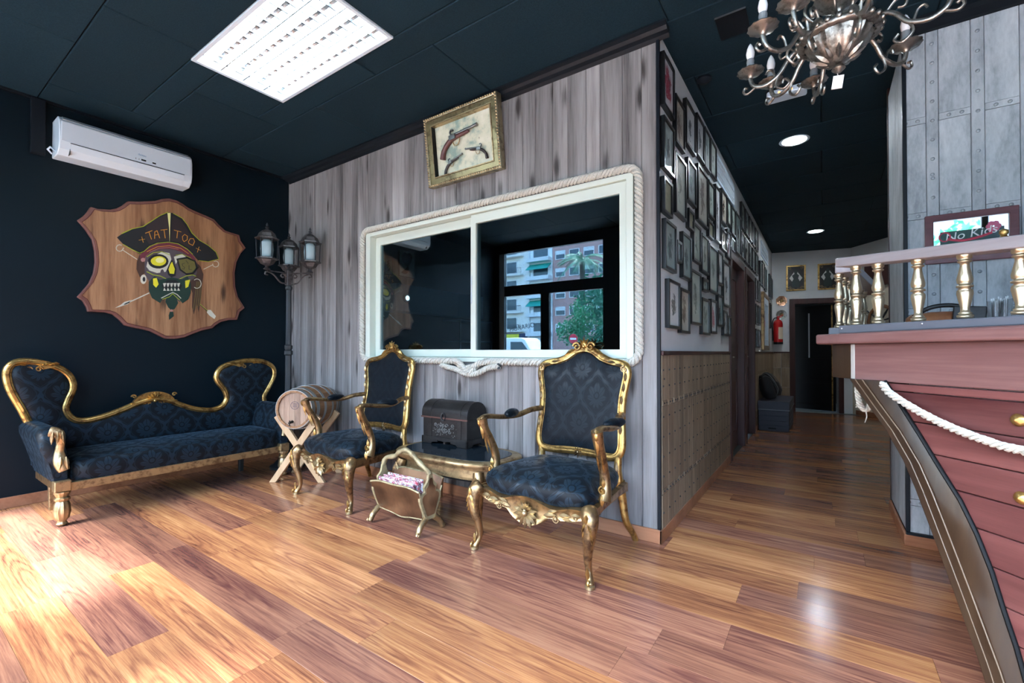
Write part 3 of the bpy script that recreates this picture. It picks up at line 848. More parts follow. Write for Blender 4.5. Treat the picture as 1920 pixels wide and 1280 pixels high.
PAINT = [
  ('L','painted_tools',1,'bone',0.006,[(-0.326,0.097),(-0.236,0.039)]),
  ('L','painted_tools',1,'bone',0.006,[(-0.32,0.113),(-0.325,0.099),(-0.332,0.088),(-0.343,0.083),(-0.354,0.084),(-0.361,0.092),(-0.364,0.104),(-0.361,0.117),(-0.354,0.128),(-0.343,0.134),(-0.333,0.132)]),
  ('L','painted_tools',1,'bone',0.005,[(0.235,0.031),(0.304,0.08)]),
  ('L','painted_tools',1,'bone',0.006,[(0.317,0.114),(0.329,0.119),(0.341,0.118),(0.35,0.109),(0.354,0.096),(0.351,0.082),(0.342,0.071),(0.33,0.065),(0.317,0.067),(0.308,0.075),(0.305,0.088)]),
  ('L','painted_tools',1,'bone',0.008,[(-0.157,-0.222),(-0.234,-0.275),(-0.311,-0.326)]),
  ('P','painted_tools',1,'bone',[(-0.265,-0.288),(-0.288,-0.322),(-0.326,-0.342),(-0.368,-0.36),(-0.334,-0.333),(-0.311,-0.307)]),
  ('L','painted_tools',1,'black',0.008,[(0.208,-0.281),(0.272,-0.342)]),
  ('L','painted_tools',2,'lime',0.003,[(0.208,-0.279),(0.272,-0.337)]),
  ('P','painted_tools',2,'bone',[(0.267,-0.326),(0.292,-0.324),(0.334,-0.377),(0.322,-0.403),(0.282,-0.374),(0.262,-0.348)]),
  ('P','painted_hair',1,'brown',[(0.172,0.087),(0.211,0.049),(0.233,-0.014),(0.222,-0.126),(0.215,-0.236),(0.199,-0.353),(0.182,-0.283),(0.161,-0.374),(0.147,-0.308),(0.15,-0.188),(0.127,-0.115)]),
  ('L','painted_hair',2,'olive',0.0035,[(0.183,-0.086),(0.17,-0.219),(0.156,-0.334)]),
  ('L','painted_hair',2,'olive',0.0035,[(0.193,-0.085),(0.185,-0.217),(0.173,-0.321)]),
  ('L','painted_hair',2,'olive',0.0035,[(0.204,-0.084),(0.2,-0.216),(0.19,-0.308)]),
  ('L','painted_hair',2,'olive',0.0035,[(0.213,-0.083),(0.214,-0.214),(0.205,-0.296)]),
  ('P','painted_skull',2,'brown',[(-0.22,0.077),(-0.188,0.037),(-0.183,-0.063),(-0.215,-0.103),(-0.238,-0.041),(-0.236,0.019)]),
  ('P','painted_skull',2,'bonedark',[(-0.18,0.069),(-0.139,0.122),(-0.072,0.155),(-0.002,0.168),(0.07,0.16),(0.134,0.124),(0.177,0.066),(0.182,-0.01),(0.164,-0.056),(0.126,-0.094),(0.127,-0.191),(0.1,-0.247),(0.054,-0.273),(0.009,-0.235),(-0.034,-0.25),(-0.086,-0.276),(-0.136,-0.25),(-0.153,-0.201),(-0.154,-0.13),(-0.187,-0.064),(-0.187,0.007)]),
  ('P','painted_skull',3,'bone',[(-0.167,0.03),(-0.139,0.076),(-0.071,0.129),(-0.019,0.128),(-0.006,0.078),(-0.027,0.012),(-0.045,-0.033),(-0.104,-0.052),(-0.154,-0.039),(-0.175,-0.011)]),
  ('P','painted_skull',3,'bone',[(0.012,0.102),(0.07,0.134),(0.125,0.1),(0.043,0.081),(0.025,0.041)]),
  ('P','painted_skull',4,'black',[(-0.026,0.057),(-0.03,0.035),(-0.042,0.015),(-0.061,-0.001),(-0.084,-0.012),(-0.108,-0.015),(-0.13,-0.012),(-0.149,-0.001),(-0.16,0.014),(-0.165,0.034),(-0.161,0.055),(-0.149,0.074),(-0.131,0.091),(-0.109,0.102),(-0.085,0.106),(-0.062,0.103),(-0.043,0.093),(-0.03,0.077)]),
  ('P','painted_skull',5,'yellow',[(-0.042,0.056),(-0.045,0.042),(-0.054,0.028),(-0.068,0.017),(-0.085,0.009),(-0.104,0.007),(-0.121,0.009),(-0.134,0.015),(-0.143,0.026),(-0.147,0.039),(-0.144,0.053),(-0.135,0.066),(-0.121,0.078),(-0.104,0.085),(-0.086,0.089),(-0.069,0.087),(-0.054,0.08),(-0.045,0.07)]),
  ('P','painted_skull',6,'paleyellow',[(-0.057,0.061),(-0.059,0.053),(-0.064,0.045),(-0.072,0.039),(-0.081,0.035),(-0.091,0.033),(-0.101,0.034),(-0.108,0.038),(-0.113,0.044),(-0.115,0.051),(-0.113,0.059),(-0.108,0.067),(-0.101,0.073),(-0.091,0.078),(-0.081,0.079),(-0.072,0.078),(-0.064,0.075),(-0.059,0.069)]),
  ('L','painted_skull',5,'lime',0.005,[(-0.171,0.07),(-0.13,0.11),(-0.071,0.129),(-0.019,0.112)]),
  ('L','painted_skull',5,'lime',0.004,[(0.025,0.117),(0.07,0.134),(0.125,0.117),(0.163,0.085)]),
  ('P','painted_skull',4,'black',[(-0.002,0.074),(0.03,0.005),(0.024,-0.056),(-0.005,-0.074),(-0.027,-0.056),(-0.038,-0.016),(-0.019,0.039)]),
  ('P','painted_skull',5,'yellow',[(-0.001,0.058),(0.019,-0.002),(0.013,-0.043),(-0.016,-0.044),(-0.026,-0.011),(-0.014,0.033)]),
  ('P','painted_skull',4,'bonedark',[(-0.055,-0.044),(-0.057,-0.063),(-0.064,-0.075),(-0.073,-0.077),(-0.079,-0.066),(-0.082,-0.048),(-0.08,-0.03),(-0.073,-0.018),(-0.065,-0.016),(-0.058,-0.027)]),
  ('P','painted_skull',4,'bonedark',[(0.073,-0.031),(0.07,-0.048),(0.064,-0.059),(0.056,-0.06),(0.05,-0.051),(0.047,-0.035),(0.05,-0.018),(0.056,-0.007),(0.064,-0.006),(0.07,-0.015)]),
  ('L','painted_skull',4,'lime',0.006,[(-0.171,-0.051),(-0.129,-0.071),(-0.079,-0.074),(-0.044,-0.09)]),
  ('L','painted_skull',4,'lime',0.005,[(0.049,-0.083),(0.098,-0.049),(0.149,-0.031),(0.173,-0.039)]),
  ('P','painted_skull',5,'black',[(0.029,0.089),(0.107,0.119),(0.172,0.095),(0.187,0.034),(0.154,-0.025),(0.103,-0.038),(0.053,-0.006)]),
  ('P','painted_skull',6,'olive',[(0.043,0.081),(0.107,0.103),(0.163,0.083),(0.173,0.034),(0.146,-0.01),(0.103,-0.024),(0.061,0.006)]),
  ('L','painted_skull',5,'bone',0.004,[(0.103,-0.035),(0.154,-0.022),(0.184,0.034)]),
  ('P','painted_skull',3,'bone',[(-0.173,-0.112),(-0.176,-0.132),(-0.183,-0.147),(-0.193,-0.153),(-0.202,-0.149),(-0.21,-0.136),(-0.212,-0.117),(-0.21,-0.098),(-0.203,-0.083),(-0.193,-0.077),(-0.183,-0.08),(-0.176,-0.093)]),
  ('P','painted_skull',4,'black',[(-0.181,-0.113),(-0.182,-0.125),(-0.187,-0.133),(-0.192,-0.134),(-0.197,-0.127),(-0.199,-0.116),(-0.197,-0.104),(-0.193,-0.096),(-0.187,-0.095),(-0.183,-0.102)]),
  ('P','painted_beard',4,'green',[(-0.158,-0.13),(-0.121,-0.08),(-0.087,-0.106),(-0.001,-0.073),(0.071,-0.082),(0.112,-0.047),(0.138,-0.114),(0.136,-0.19),(0.118,-0.246),(0.077,-0.284),(0.045,-0.242),(0.027,-0.223),(-0.034,-0.24),(-0.069,-0.269),(-0.081,-0.296),(-0.136,-0.26),(-0.157,-0.201)]),
  ('P','painted_beard',5,'yellow',[(-0.131,-0.101),(-0.106,-0.093),(-0.093,-0.143),(-0.11,-0.173),(-0.129,-0.152)]),
  ('P','painted_beard',5,'yellow',[(0.094,-0.089),(0.131,-0.074),(0.117,-0.138),(0.097,-0.153)]),
  ('P','painted_beard',5,'black',[(-0.074,-0.151),(-0.035,-0.099),(0.026,-0.091),(0.071,-0.133),(0.054,-0.177),(0.0,-0.152),(-0.052,-0.189)]),
  ('P','painted_beard',6,'bone',[(-0.063,-0.131),(-0.042,-0.126),(-0.049,-0.158),(-0.057,-0.159)]),
  ('P','painted_beard',6,'bone',[(-0.061,-0.192),(-0.054,-0.165),(-0.042,-0.19)]),
  ('P','painted_beard',6,'bone',[(-0.039,-0.128),(-0.018,-0.123),(-0.025,-0.155),(-0.033,-0.156)]),
  ('P','painted_beard',6,'bone',[(-0.037,-0.19),(-0.03,-0.162),(-0.017,-0.188)]),
  ('P','painted_beard',6,'bone',[(-0.014,-0.124),(0.007,-0.12),(0.0,-0.152),(-0.009,-0.153)]),
  ('P','painted_beard',6,'bone',[(-0.012,-0.187),(-0.005,-0.159),(0.007,-0.185)]),
  ('P','painted_beard',6,'bone',[(0.01,-0.121),(0.032,-0.117),(0.025,-0.149),(0.016,-0.15)]),
  ('P','painted_beard',6,'bone',[(0.013,-0.184),(0.019,-0.156),(0.032,-0.182)]),
  ('P','painted_beard',6,'bone',[(0.035,-0.118),(0.057,-0.113),(0.05,-0.146),(0.041,-0.147)]),
  ('P','painted_beard',6,'bone',[(0.037,-0.181),(0.044,-0.153),(0.057,-0.179)]),
  ('L','painted_beard',6,'bone',0.006,[(-0.073,-0.254),(-0.026,-0.22),(0.005,-0.199),(0.036,-0.213),(0.063,-0.242)]),
  ('L','painted_beard',6,'lime',0.004,[(-0.065,-0.263),(-0.017,-0.238),(0.005,-0.209),(0.027,-0.233),(0.054,-0.257)]),
  ('P','painted_beard',5,'green',[(-0.035,-0.229),(0.027,-0.223),(0.044,-0.285),(0.021,-0.334),(-0.003,-0.35),(-0.025,-0.327),(-0.045,-0.282)]),
  ('P','painted_beard',6,'pink',[(0.007,-0.351),(0.005,-0.357),(0.001,-0.361),(-0.005,-0.362),(-0.009,-0.358),(-0.011,-0.352),(-0.009,-0.346),(-0.005,-0.342),(0.0,-0.341),(0.005,-0.345)]),
  ('P','painted_beard',5,'green',[(-0.014,-0.363),(0.01,-0.361),(0.014,-0.398),(-0.018,-0.43),(-0.021,-0.395)]),
  ('L','painted_beard',5,'bone',0.005,[(0.163,-0.073),(0.176,-0.063),(0.19,-0.062),(0.203,-0.068),(0.211,-0.081),(0.215,-0.099),(0.212,-0.117),(0.203,-0.133),(0.19,-0.142),(0.176,-0.144),(0.164,-0.138)]),
  ('P','painted_skull',6,'pink',[(-0.183,0.043),(-0.185,0.033),(-0.193,0.026),(-0.202,0.024),(-0.209,0.029),(-0.212,0.038),(-0.209,0.048),(-0.202,0.055),(-0.193,0.057),(-0.186,0.052)]),
  ('P','painted_hat',4,'maroon',[(-0.22,0.062),(-0.196,0.106),(-0.147,0.156),(-0.089,0.193),(-0.02,0.217),(0.051,0.213),(0.115,0.176),(0.163,0.12),(0.182,0.066),(0.125,0.117),(0.07,0.153),(-0.002,0.165),(-0.072,0.152),(-0.139,0.122),(-0.178,0.077),(-0.2,0.02)]),
  ('L','painted_hat',5,'orange',0.004,[(-0.172,0.111),(-0.106,0.162),(-0.02,0.189),(0.06,0.183),(0.116,0.147)]),
  ('L','painted_hat',5,'pink',0.003,[(-0.155,0.109),(-0.089,0.155),(-0.02,0.174),(0.042,0.171)]),
  ('P','painted_hat',5,'black',[(-0.36,0.187),(-0.323,0.229),(-0.269,0.271),(-0.197,0.307),(-0.14,0.366),(-0.09,0.42),(-0.03,0.466),(0.005,0.467),(0.068,0.443),(0.105,0.398),(0.142,0.331),(0.2,0.278),(0.268,0.247),(0.329,0.203),(0.355,0.139),(0.269,0.103),(0.191,0.101),(0.153,0.143),(0.106,0.183),(0.042,0.214),(-0.029,0.215),(-0.106,0.189),(-0.156,0.154),(-0.196,0.101),(-0.22,0.082),(-0.268,0.113),(-0.322,0.142)]),
  ('P','painted_hat',6,'hatbrown',[(-0.173,0.333),(-0.09,0.409),(-0.035,0.444),(-0.025,0.232),(-0.106,0.205),(-0.156,0.174),(-0.189,0.228)]),
  ('P','painted_hat',6,'hatbrown',[(0.0,0.442),(0.059,0.419),(0.096,0.364),(0.138,0.297),(0.162,0.248),(0.125,0.197),(0.051,0.231),(-0.01,0.233)]),
  ('L','painted_hat',6,'lime',0.005,[(-0.33,0.223),(-0.269,0.273),(-0.198,0.309),(-0.141,0.368),(-0.09,0.422),(-0.035,0.465)]),
  ('L','painted_hat',6,'lime',0.005,[(0.005,0.465),(0.068,0.441),(0.105,0.396),(0.142,0.329),(0.2,0.278)]),
  ('L','painted_hat',6,'lime',0.004,[(0.2,0.278),(0.268,0.247),(0.329,0.2),(0.353,0.141),(0.269,0.103),(0.196,0.101)]),
  ('L','painted_hat',6,'lime',0.004,[(-0.322,0.14),(-0.268,0.111),(-0.22,0.09),(-0.192,0.109),(-0.156,0.156),(-0.106,0.192),(-0.029,0.217),(0.042,0.216),(0.106,0.185),(0.148,0.148)]),
  ('P','painted_hat',7,'paleyellow',[(-0.037,0.459),(-0.015,0.465),(-0.018,0.338),(-0.02,0.222),(-0.024,0.337)]),
  ('L','painted_lettering',7,'orange',0.0045,[(-0.183,0.258),(-0.14,0.288)]),
  ('L','painted_lettering',7,'orange',0.0045,[(-0.161,0.273),(-0.144,0.218)]),
  ('L','painted_lettering',7,'orange',0.0045,[(-0.123,0.227),(-0.122,0.282),(-0.107,0.295),(-0.089,0.239)]),
  ('L','painted_lettering',7,'orange',0.0045,[(-0.121,0.255),(-0.096,0.267)]),
  ('L','painted_lettering',7,'orange',0.0045,[(-0.081,0.305),(-0.038,0.321)]),
  ('L','painted_lettering',7,'orange',0.0045,[(-0.06,0.313),(-0.051,0.247)]),
  ('L','painted_lettering',7,'orange',0.0045,[(0.011,0.326),(0.061,0.322)]),
  ('L','painted_lettering',7,'orange',0.0045,[(0.036,0.324),(0.031,0.264)]),
  ('L','painted_lettering',7,'orange',0.0045,[(0.073,0.257),(0.071,0.285),(0.087,0.306),(0.107,0.296),(0.106,0.264),(0.083,0.243),(0.073,0.257)]),
  ('L','painted_lettering',7,'orange',0.0045,[(0.115,0.249),(0.129,0.279),(0.152,0.284),(0.162,0.261),(0.148,0.224),(0.12,0.234),(0.115,0.249)]),
  ('L','painted_lettering',7,'orange',0.003,[(-0.225,0.193),(-0.187,0.209)]),
  ('L','painted_lettering',7,'orange',0.003,[(-0.207,0.223),(-0.197,0.181)]),
  ('L','painted_lettering',7,'orange',0.003,[(0.173,0.205),(0.208,0.191)]),
  ('L','painted_lettering',7,'orange',0.003,[(0.196,0.22),(0.183,0.171)]),
  ('L','painted_lettering',7,'black',0.003,[(0.088,0.06),(0.07,0.05),(0.075,0.033),(0.089,0.024),(0.084,0.008),(0.069,0.011)]),
  ('L','painted_lettering',7,'black',0.003,[(0.121,0.046),(0.121,0.011),(0.14,0.012)]),
  ('L','painted_lettering',7,'black',0.003,[(0.098,0.085),(0.116,0.061)]),
]
PC = dict(bone=(.62, .60, .50), bonedark=(.085, .068, .08), black=(.008, .008, .01), yellow=(.72, .66, .03), paleyellow=(.86, .84, .35), lime=(.40, .48, .02),
          olive=(.14, .12, .03), brown=(.06, .028, .018), green=(.009, .034, .024), maroon=(.14, .022, .04), orange=(.70, .30, .03), pink=(.45, .22, .19), hatbrown=(.026, .015, .017))
def shield():
    t = thing('wooden_shield', 'large scalloped wooden shield painted with a pirate skull and TATTOO hat', 'wall plaque', (XL + .036, 1.49, 1.75))
    fn = lambda u, v, a: (a, u, v)
    MB().prism(SHIELD, -.036, -.004, fn).build('shield_edge', m_shield_edge, t, bevel=.004)
    inner = [(u * .965, v * .965) for u, v in SHIELD]
    MB().prism(inner, -.004, .0, fn).build('shield_board', m_shield, t)
    MB().ring(inner, [(u * .992, v * .992) for u, v in inner], 0, .0012, fn).build('edge_line', M('dark_red_line', (.09, .012, .012), .5), t)
    mats = {k: M('paint_' + k, c, .55) for k, c in PC.items()}
    acc = {}
    for q in PAINT:
        mb = acc.setdefault((q[1], q[3]), MB()); z = q[2] * .0008
        if q[0] == 'P': mb.prism(q[4], 0, z, fn)
        else:
            pts = q[5]; wd = q[4]
            for (a, b_), (c_, d) in zip(pts, pts[1:]):
                dx, dy = c_ - a, d - b_; n = math.hypot(dx, dy) or 1; nx, ny = -dy / n * wd / 2, dx / n * wd / 2; ex, ey = dx / n * wd * .4, dy / n * wd * .4
                mb.prism([(a + nx - ex, b_ + ny - ey), (a - nx - ex, b_ - ny - ey), (c_ - nx + ex, d - ny + ey), (c_ + nx + ex, d + ny + ey)], 0, z, fn)
    for (part, c_), mb in acc.items(): mb.build(part, mats[c_], t)
shield()

# ------------------------------------------------------------------ studio window, rope
def rrect(x0, x1, z0, z1, r, n=6):
    out = []
    for cx, cz, a0 in ((x1 - r, z0 + r, -90), (x1 - r, z1 - r, 0), (x0 + r, z1 - r, 90), (x0 + r, z0 + r, 180)):
        for k in range(n + 1):
            a = R(a0 + 90 * k / n); out.append((cx + r * math.cos(a), cz + r * math.sin(a)))
    return out
def rect(x0, x1, z0, z1): return [(x0, z0), (x1, z0), (x1, z1), (x0, z1)]
def studio_window():
    fn = lambda u, v, a: (u, a, v)
    wn_ = struct(MB().ring(rect(WX0 - .045, WX1 + .03, WZ0 - .02, WZ1 + .02), rect(WX0 + .012, WX1 - .012, WZ0 + .012, WZ1 - .012), YW - .018, YW + .10, fn).build('window_16', m_alu, None, bevel=.003))
    mx = -2.075
    MB().ring(rect(WX0 + .014, mx + .02, WZ0 + .014, WZ1 - .014), rect(WX0 + .072, mx - .018, 1.072, 1.972), YW + .042, YW + .075, fn).build('sash', m_alu, wn_, bevel=.003)
    MB().ring(rect(mx - .018, WX1 - .014, WZ0 + .014, WZ1 - .014), rect(mx + .03, WX1 - .06, 1.066, 1.975), YW + .002, YW + .036, fn).build('sash', m_alu, wn_, bevel=.003)
    B(WX0 + .07, mx - .016, YW + .055, YW + .061, 1.07, 1.975).build('pane', m_glass, wn_)
    B(mx + .028, WX1 - .058, YW + .016, YW + .022, 1.064, 1.977).build('pane', m_glass, wn_)
    B(mx - .012, mx - .004, YW - .004, YW + .002, 1.4, 1.6).build('latch', m_plastic2, wn_, bevel=.002)
studio_window()
def twisted(pts, r, lay, closed=False, strands=3, n=6, phase=0):
    """a laid rope: strands wound round the path"""
    P = [Vector(p) for p in pts]; m = len(P); mb = MB(); L = [0]
    for i in range(1, m): L.append(L[-1] + (P[i] - P[i - 1]).length)
    fr_ = []; prev = Vector((0, 1, 0.01))
    for i in range(m):
        tt = ((P[(i + 1) % m] - P[i - 1]) if closed else (P[min(i + 1, m - 1)] - P[max(i - 1, 0)])).normalized()
        a = tt.cross(prev).normalized(); b_ = a.cross(tt).normalized(); prev = b_
        fr_.append((a, b_))
    for s_ in range(strands):
        pts2 = []
        for i in range(m):
            q = 2 * PI * (L[i] / lay + s_ / strands) + phase
            pts2.append(P[i] + fr_[i][0] * math.cos(q) * r * .6 + fr_[i][1] * math.sin(q) * r * .6)
        mb.tube(pts2, r * .47, n, closed=closed, up=(0, 1, 0.01))
    return mb
def resample(pts, step, closed=False):
    P = [Vector(p) for p in pts]
    if closed: P.append(P[0])
    out = [P[0].copy()]; acc = 0
    for a, b_ in zip(P, P[1:]):
        d = (b_ - a).length; k = step - acc
        while k <= d:
            out.append(a + (b_ - a) * (k / d)); k += step
        acc = d - (k - step)
    return out
def window_rope():
    t = thing('rope_surround', 'thick white twisted rope framing the wide window with a knot below', 'rope', (-2.06, YW - .02, .96))
    T0 = Vector((-2.06, YW - .02, .96))
    loop = rrect(-3.29, -.845, .985, 2.10, .075)
    loop = [(x, YW - .024, z) for x, z in loop]
    start = [(-1.95, YW - .024, .985)] + loop + [(-2.2, YW - .024, .985)]
    pts = resample([Vector(p) - T0 for p in start], .007)
    twisted(pts, .024, .075, n=5).build('rope_loop', m_rope, t, 60)
    # the knot: two rope ends crossing and tucked
    k1 = cat([(-2.35, 0, .955), (-2.28, -.01, .94), (-2.18, -.028, .925), (-2.06, -.045, .895), (-1.97, -.04, .905), (-1.9, -.02, .94), (-1.80, -.012, .955)], 10)
    k2 = cat([(-1.86, -.005, .985), (-1.95, -.03, .975), (-2.03, -.045, .945), (-2.12, -.03, .94), (-2.17, -.012, .965), (-2.22, -.004, .985)], 10)
    k3 = cat([(-2.22, -.01, .99), (-2.13, -.045, .975), (-2.07, -.06, .93), (-2.02, -.05, .915), (-1.99, -.02, .96), (-1.97, -.005, .985)], 10)
    for k in (k1, k2, k3):
        p = resample([Vector((q.x, YW - .028 + q.y, q.z)) - T0 for q in k], .006)
        twisted(p, .020, .06, n=5).build('knot_strand', m_rope, t, 60)
    B(-1.815 - T0.x, -1.80 - T0.x, -.035, .0, .935 - T0.z, .975 - T0.z).build('rope_end', M('dark_whipping', (.05, .06, .07), .6), t, bevel=.004)
window_rope()

# ------------------------------------------------------------------ framed pistols
def pistols():
    t = thing('pistol_display_frame', 'ornate gilt box frame holding three antique pistols, hung askew under ceiling', 'picture frame', (-2.115, YW, 2.30))
    t.rotation_euler = (R(7), 0, 0)
    fn = lambda u, v, a: (u, -a, v)
    Wd, Hd = .34, .50
    MB().ring(rect(-Wd, Wd, 0, Hd), rect(-Wd + .022, Wd - .022, .022, Hd - .022), .0, .058, fn).build('outer_moulding', gold('silver_gilt', (.42, .37, .24), (.17, .15, .10), .4), t, bevel=.006)
    MB().ring(rect(-Wd + .022, Wd - .022, .022, Hd - .022), rect(-Wd + .06, Wd - .06, .06, Hd - .06), .0, .050, fn).build('inner_moulding', gold('olive_gilt', (.40, .33, .17), (.16, .13, .07), .4), t, bevel=.004)
    MB().ring(rect(-Wd + .06, Wd - .06, .06, Hd - .06), rect(-Wd + .068, Wd - .068, .068, Hd - .068), .0, .054, fn).build('slip', m_gold_pale, t)
    bead = MB()
    for k in range(34):
        u = -Wd + .01 + (2 * Wd - .02) * k / 33
        for v in (.01, Hd - .01): bead.ell((u, -.06, v), (.0085, .007, .0085), 6, 4)
    for k in range(1, 24):
        v = .01 + (Hd - .02) * k / 24
        for u in (-Wd + .01, Wd - .01): bead.ell((u, -.06, v), (.0085, .007, .0085), 6, 4)
    bead.build('beading', m_gold_pale, t, 60)
    m, nt, b = mk('aged_map_backing')
    v = coords(nt)
    col = ramp(nt, noise(nt, v, 9, 4, .6), [(.35, (.26, .36, .30)), (.5, (.62, .62, .46)), (.7, (.74, .72, .58))])
    col = mix(nt, 1 - noise(nt, v, 40, 3).step(.22, .34), col, (.2, .19, .14))
    nt.links.new(col, b.inputs['Base Color']); setb(b, Roughness=.7)
    B(-Wd + .05, Wd - .05, -.012, -.004, .05, Hd - .05).build('map_backing', m, t)
    B(-Wd + .062, -Wd + .07, -.05, -.012, .06, Hd - .06).build('box_side', m_dark, t)
    m_grip = M('pistol_wood', (.10, .035, .03), .35)
    m_steel = M('gun_steel', (.20, .21, .20), .35, .8)
    def gun(cx, cz, s, rot, flip, gm):
        g = bpy.data.objects.new('pistol', None)
        mt = Matrix.Translation((cx, -.03, cz)) @ Matrix.Rotation(R(rot), 4, 'Y') @ Matrix.Diagonal((s * flip, s, s, 1))
        st = MB().tube(cat([(-.17, 0, -.10), (-.15, 0, -.05), (-.10, 0, -.008), (-.04, 0, .012), (.04, 0, .014), (.09, 0, .018)], 5), [.020, .021, .02, .019, .018, .018, .017, .017, .018, .018, .018, .018, .017, .017, .016, .016, .015, .015, .014, .014, .014, .013, .013, .012, .012, .011], 8, up=(0, 1, 0)).xf(mt)
        o = st.build('pistol', gm, t, 60)
        MB().tube([(-.05, 0, .03), (.16, 0, .032)], [.011, .009], 10, up=(0, 1, 0)).tube([(.155, 0, .032), (.165, 0, .032)], .012, 10, up=(0, 1, 0)).xf(mt).build('barrel', m_steel, o, 60)
        MB().tube(cat([(-.06, 0, .03), (-.075, 0, .055), (-.06, 0, .07), (-.045, 0, .062)], 4), .007, 6, up=(0, 1, 0)).box(-.075, -.02, -.02, -.012, .0, .03).xf(mt).build('flintlock', m_steel, o, 60)
        MB().tube(cat([(-.06, 0, -.005), (-.05, 0, -.035), (-.02, 0, -.04), (.0, 0, -.02), (.005, 0, .0)], 4), .004, 6, up=(0, 1, 0)).xf(mt).build('trigger_guard', m_gold_pale, o, 60)
    gun(-.03, .30, 1.05, -4, 1, m_grip)
    gun(-.10, .145, .58, -12, 1, M('dark_grip', (.02, .018, .017), .4))
    gun(.115, .175, .6, 8, -1, M('brown_black_grip', (.028, .018, .016), .4))
pistols()

# ------------------------------------------------------------------ lantern post in the corner
def lantern_post():
    P = (-4.048, 2.25, 0)
    t = thing('lantern_post', 'tall iron street lamp with three glass lanterns in the corner', 'lamp post', P)
    MB().lathe([(.15, 0), (.15, .02), (.12, .035), (.10, .06), (.075, .08), (.07, .16), (.05, .18), (.035, .24), (.028, .26)], 20).build('base', m_iron, t, 40)
    MB().lathe([(.028, .26), (.027, 1.02), (.036, 1.03), (.036, 1.06), (.027, 1.07), (.034, 1.085), (.034, 1.11), (.024, 1.12), (.022, 1.62), (.029, 1.63), (.029, 1.65), (.022, 1.66), (.022, 1.67)], 24, flute=.05, nf=8).build('pole', m_iron, t, 30)
    B(-.026, .026, -.026, .026, 1.665, 1.80).build('hub', m_iron_brown, t, bevel=.004)
    MB().lathe([(.018, 1.80), (.024, 1.812), (.008, 1.82), (.018, 1.835), (.012, 1.85), (0, 1.865)], 10).build('finial', m_iron, t, 50)
    m_lens = M('milky_lantern_bulb', (.55, .72, .78), .3)
    m_pane = M('lantern_pane', (.6, .7, .72), .06, 0, Transmission_Weight=1.0, IOR=1.05, Alpha=.25)
    for ang in (-90, 31, 151):
        d = Vector((math.cos(R(ang)), math.sin(R(ang)), 0)); e = d * .20
        arm = MB()
        arm.tube([d * .02 + Vector((0, 0, 1.775)), e * .99 + Vector((0, 0, 1.775))], .006, 6)
        path = cat([d * .028 + Vector((0, 0, 1.74)), d * .055 + Vector((0, 0, 1.765)), d * .075 + Vector((0, 0, 1.745)), d * .055 + Vector((0, 0, 1.73)), d * .05 + Vector((0, 0, 1.74))], 5)
        arm.tube(path, .006, 6, up=(0, 0, 1))
        arm.tube(cat([d * .026 + Vector((0, 0, 1.68)), d * .08 + Vector((0, 0, 1.685)), d * .14 + Vector((0, 0, 1.745)), d * .2 + Vector((0, 0, 1.765)), d * .215 + Vector((0, 0, 1.74)), d * .19 + Vector((0, 0, 1.735))], 5), .007, 6)
        arm.build('scroll_arm', m_iron_brown, t, 60)
        mt = Matrix.Translation(e)
        h = math.atan2(d.y, d.x)
        def hexp(prof): return MB().lathe(prof, 6, mt @ Matrix.Rotation(h + R(30), 4, 'Z'))
        cage = MB().lathe([(.012, 1.78), (.03, 1.785), (.016, 1.80), (.012, 1.815)], 12, mt)
        la = cage.build('lantern', m_iron_brown, t, 40)
        hexp([(.012, 1.812), (.05, 1.83), (.074, 1.865), (.094, 1.872), (.094, 1.882), (.078, 1.885)]).build('lantern_tray', m_iron_brown, la)
        hexp([(.082, 2.045), (.098, 2.05), (.098, 2.06), (.078, 2.068), (.066, 2.10), (.04, 2.125), (.018, 2.135)]).build('lantern_roof', m_iron_brown, la)
        MB().lathe([(.018, 2.132), (.01, 2.145), (.016, 2.155), (.006, 2.165), (.010, 2.175), (.004, 2.19), (0, 2.198)], 10, mt).build('lantern_finial', m_iron, la, 50)
        gl = MB()
        for k in range(6):
            a = h + R(30) + k * PI / 3
            q = e + Vector((math.cos(a), math.sin(a), 0)) * .08
            q2 = e + Vector((math.cos(a), math.sin(a), 0)) * .086
            MB().tube([q + Vector((0, 0, 1.88)), q2 + Vector((0, 0, 2.05))], .005, 6).build('glazing_bar', m_iron, la)
            a2 = a + PI / 3
            r1 = e + Vector((math.cos(a2), math.sin(a2), 0)) * .08
            MB().add([q + Vector((0, 0, 1.882)), r1 + Vector((0, 0, 1.882)), r1 + Vector((0, 0, 2.05)), q + Vector((0, 0, 2.05))], [(0, 1, 2, 3)]).build('lantern_pane', m_pane, la)
        MB().lathe([(.02, 1.885), (.044, 1.90), (.052, 1.96), (.046, 2.02), (.03, 2.045), (.0, 2.05)], 16, mt).build('bulb_glass', m_lens, la, 60)
lantern_post()

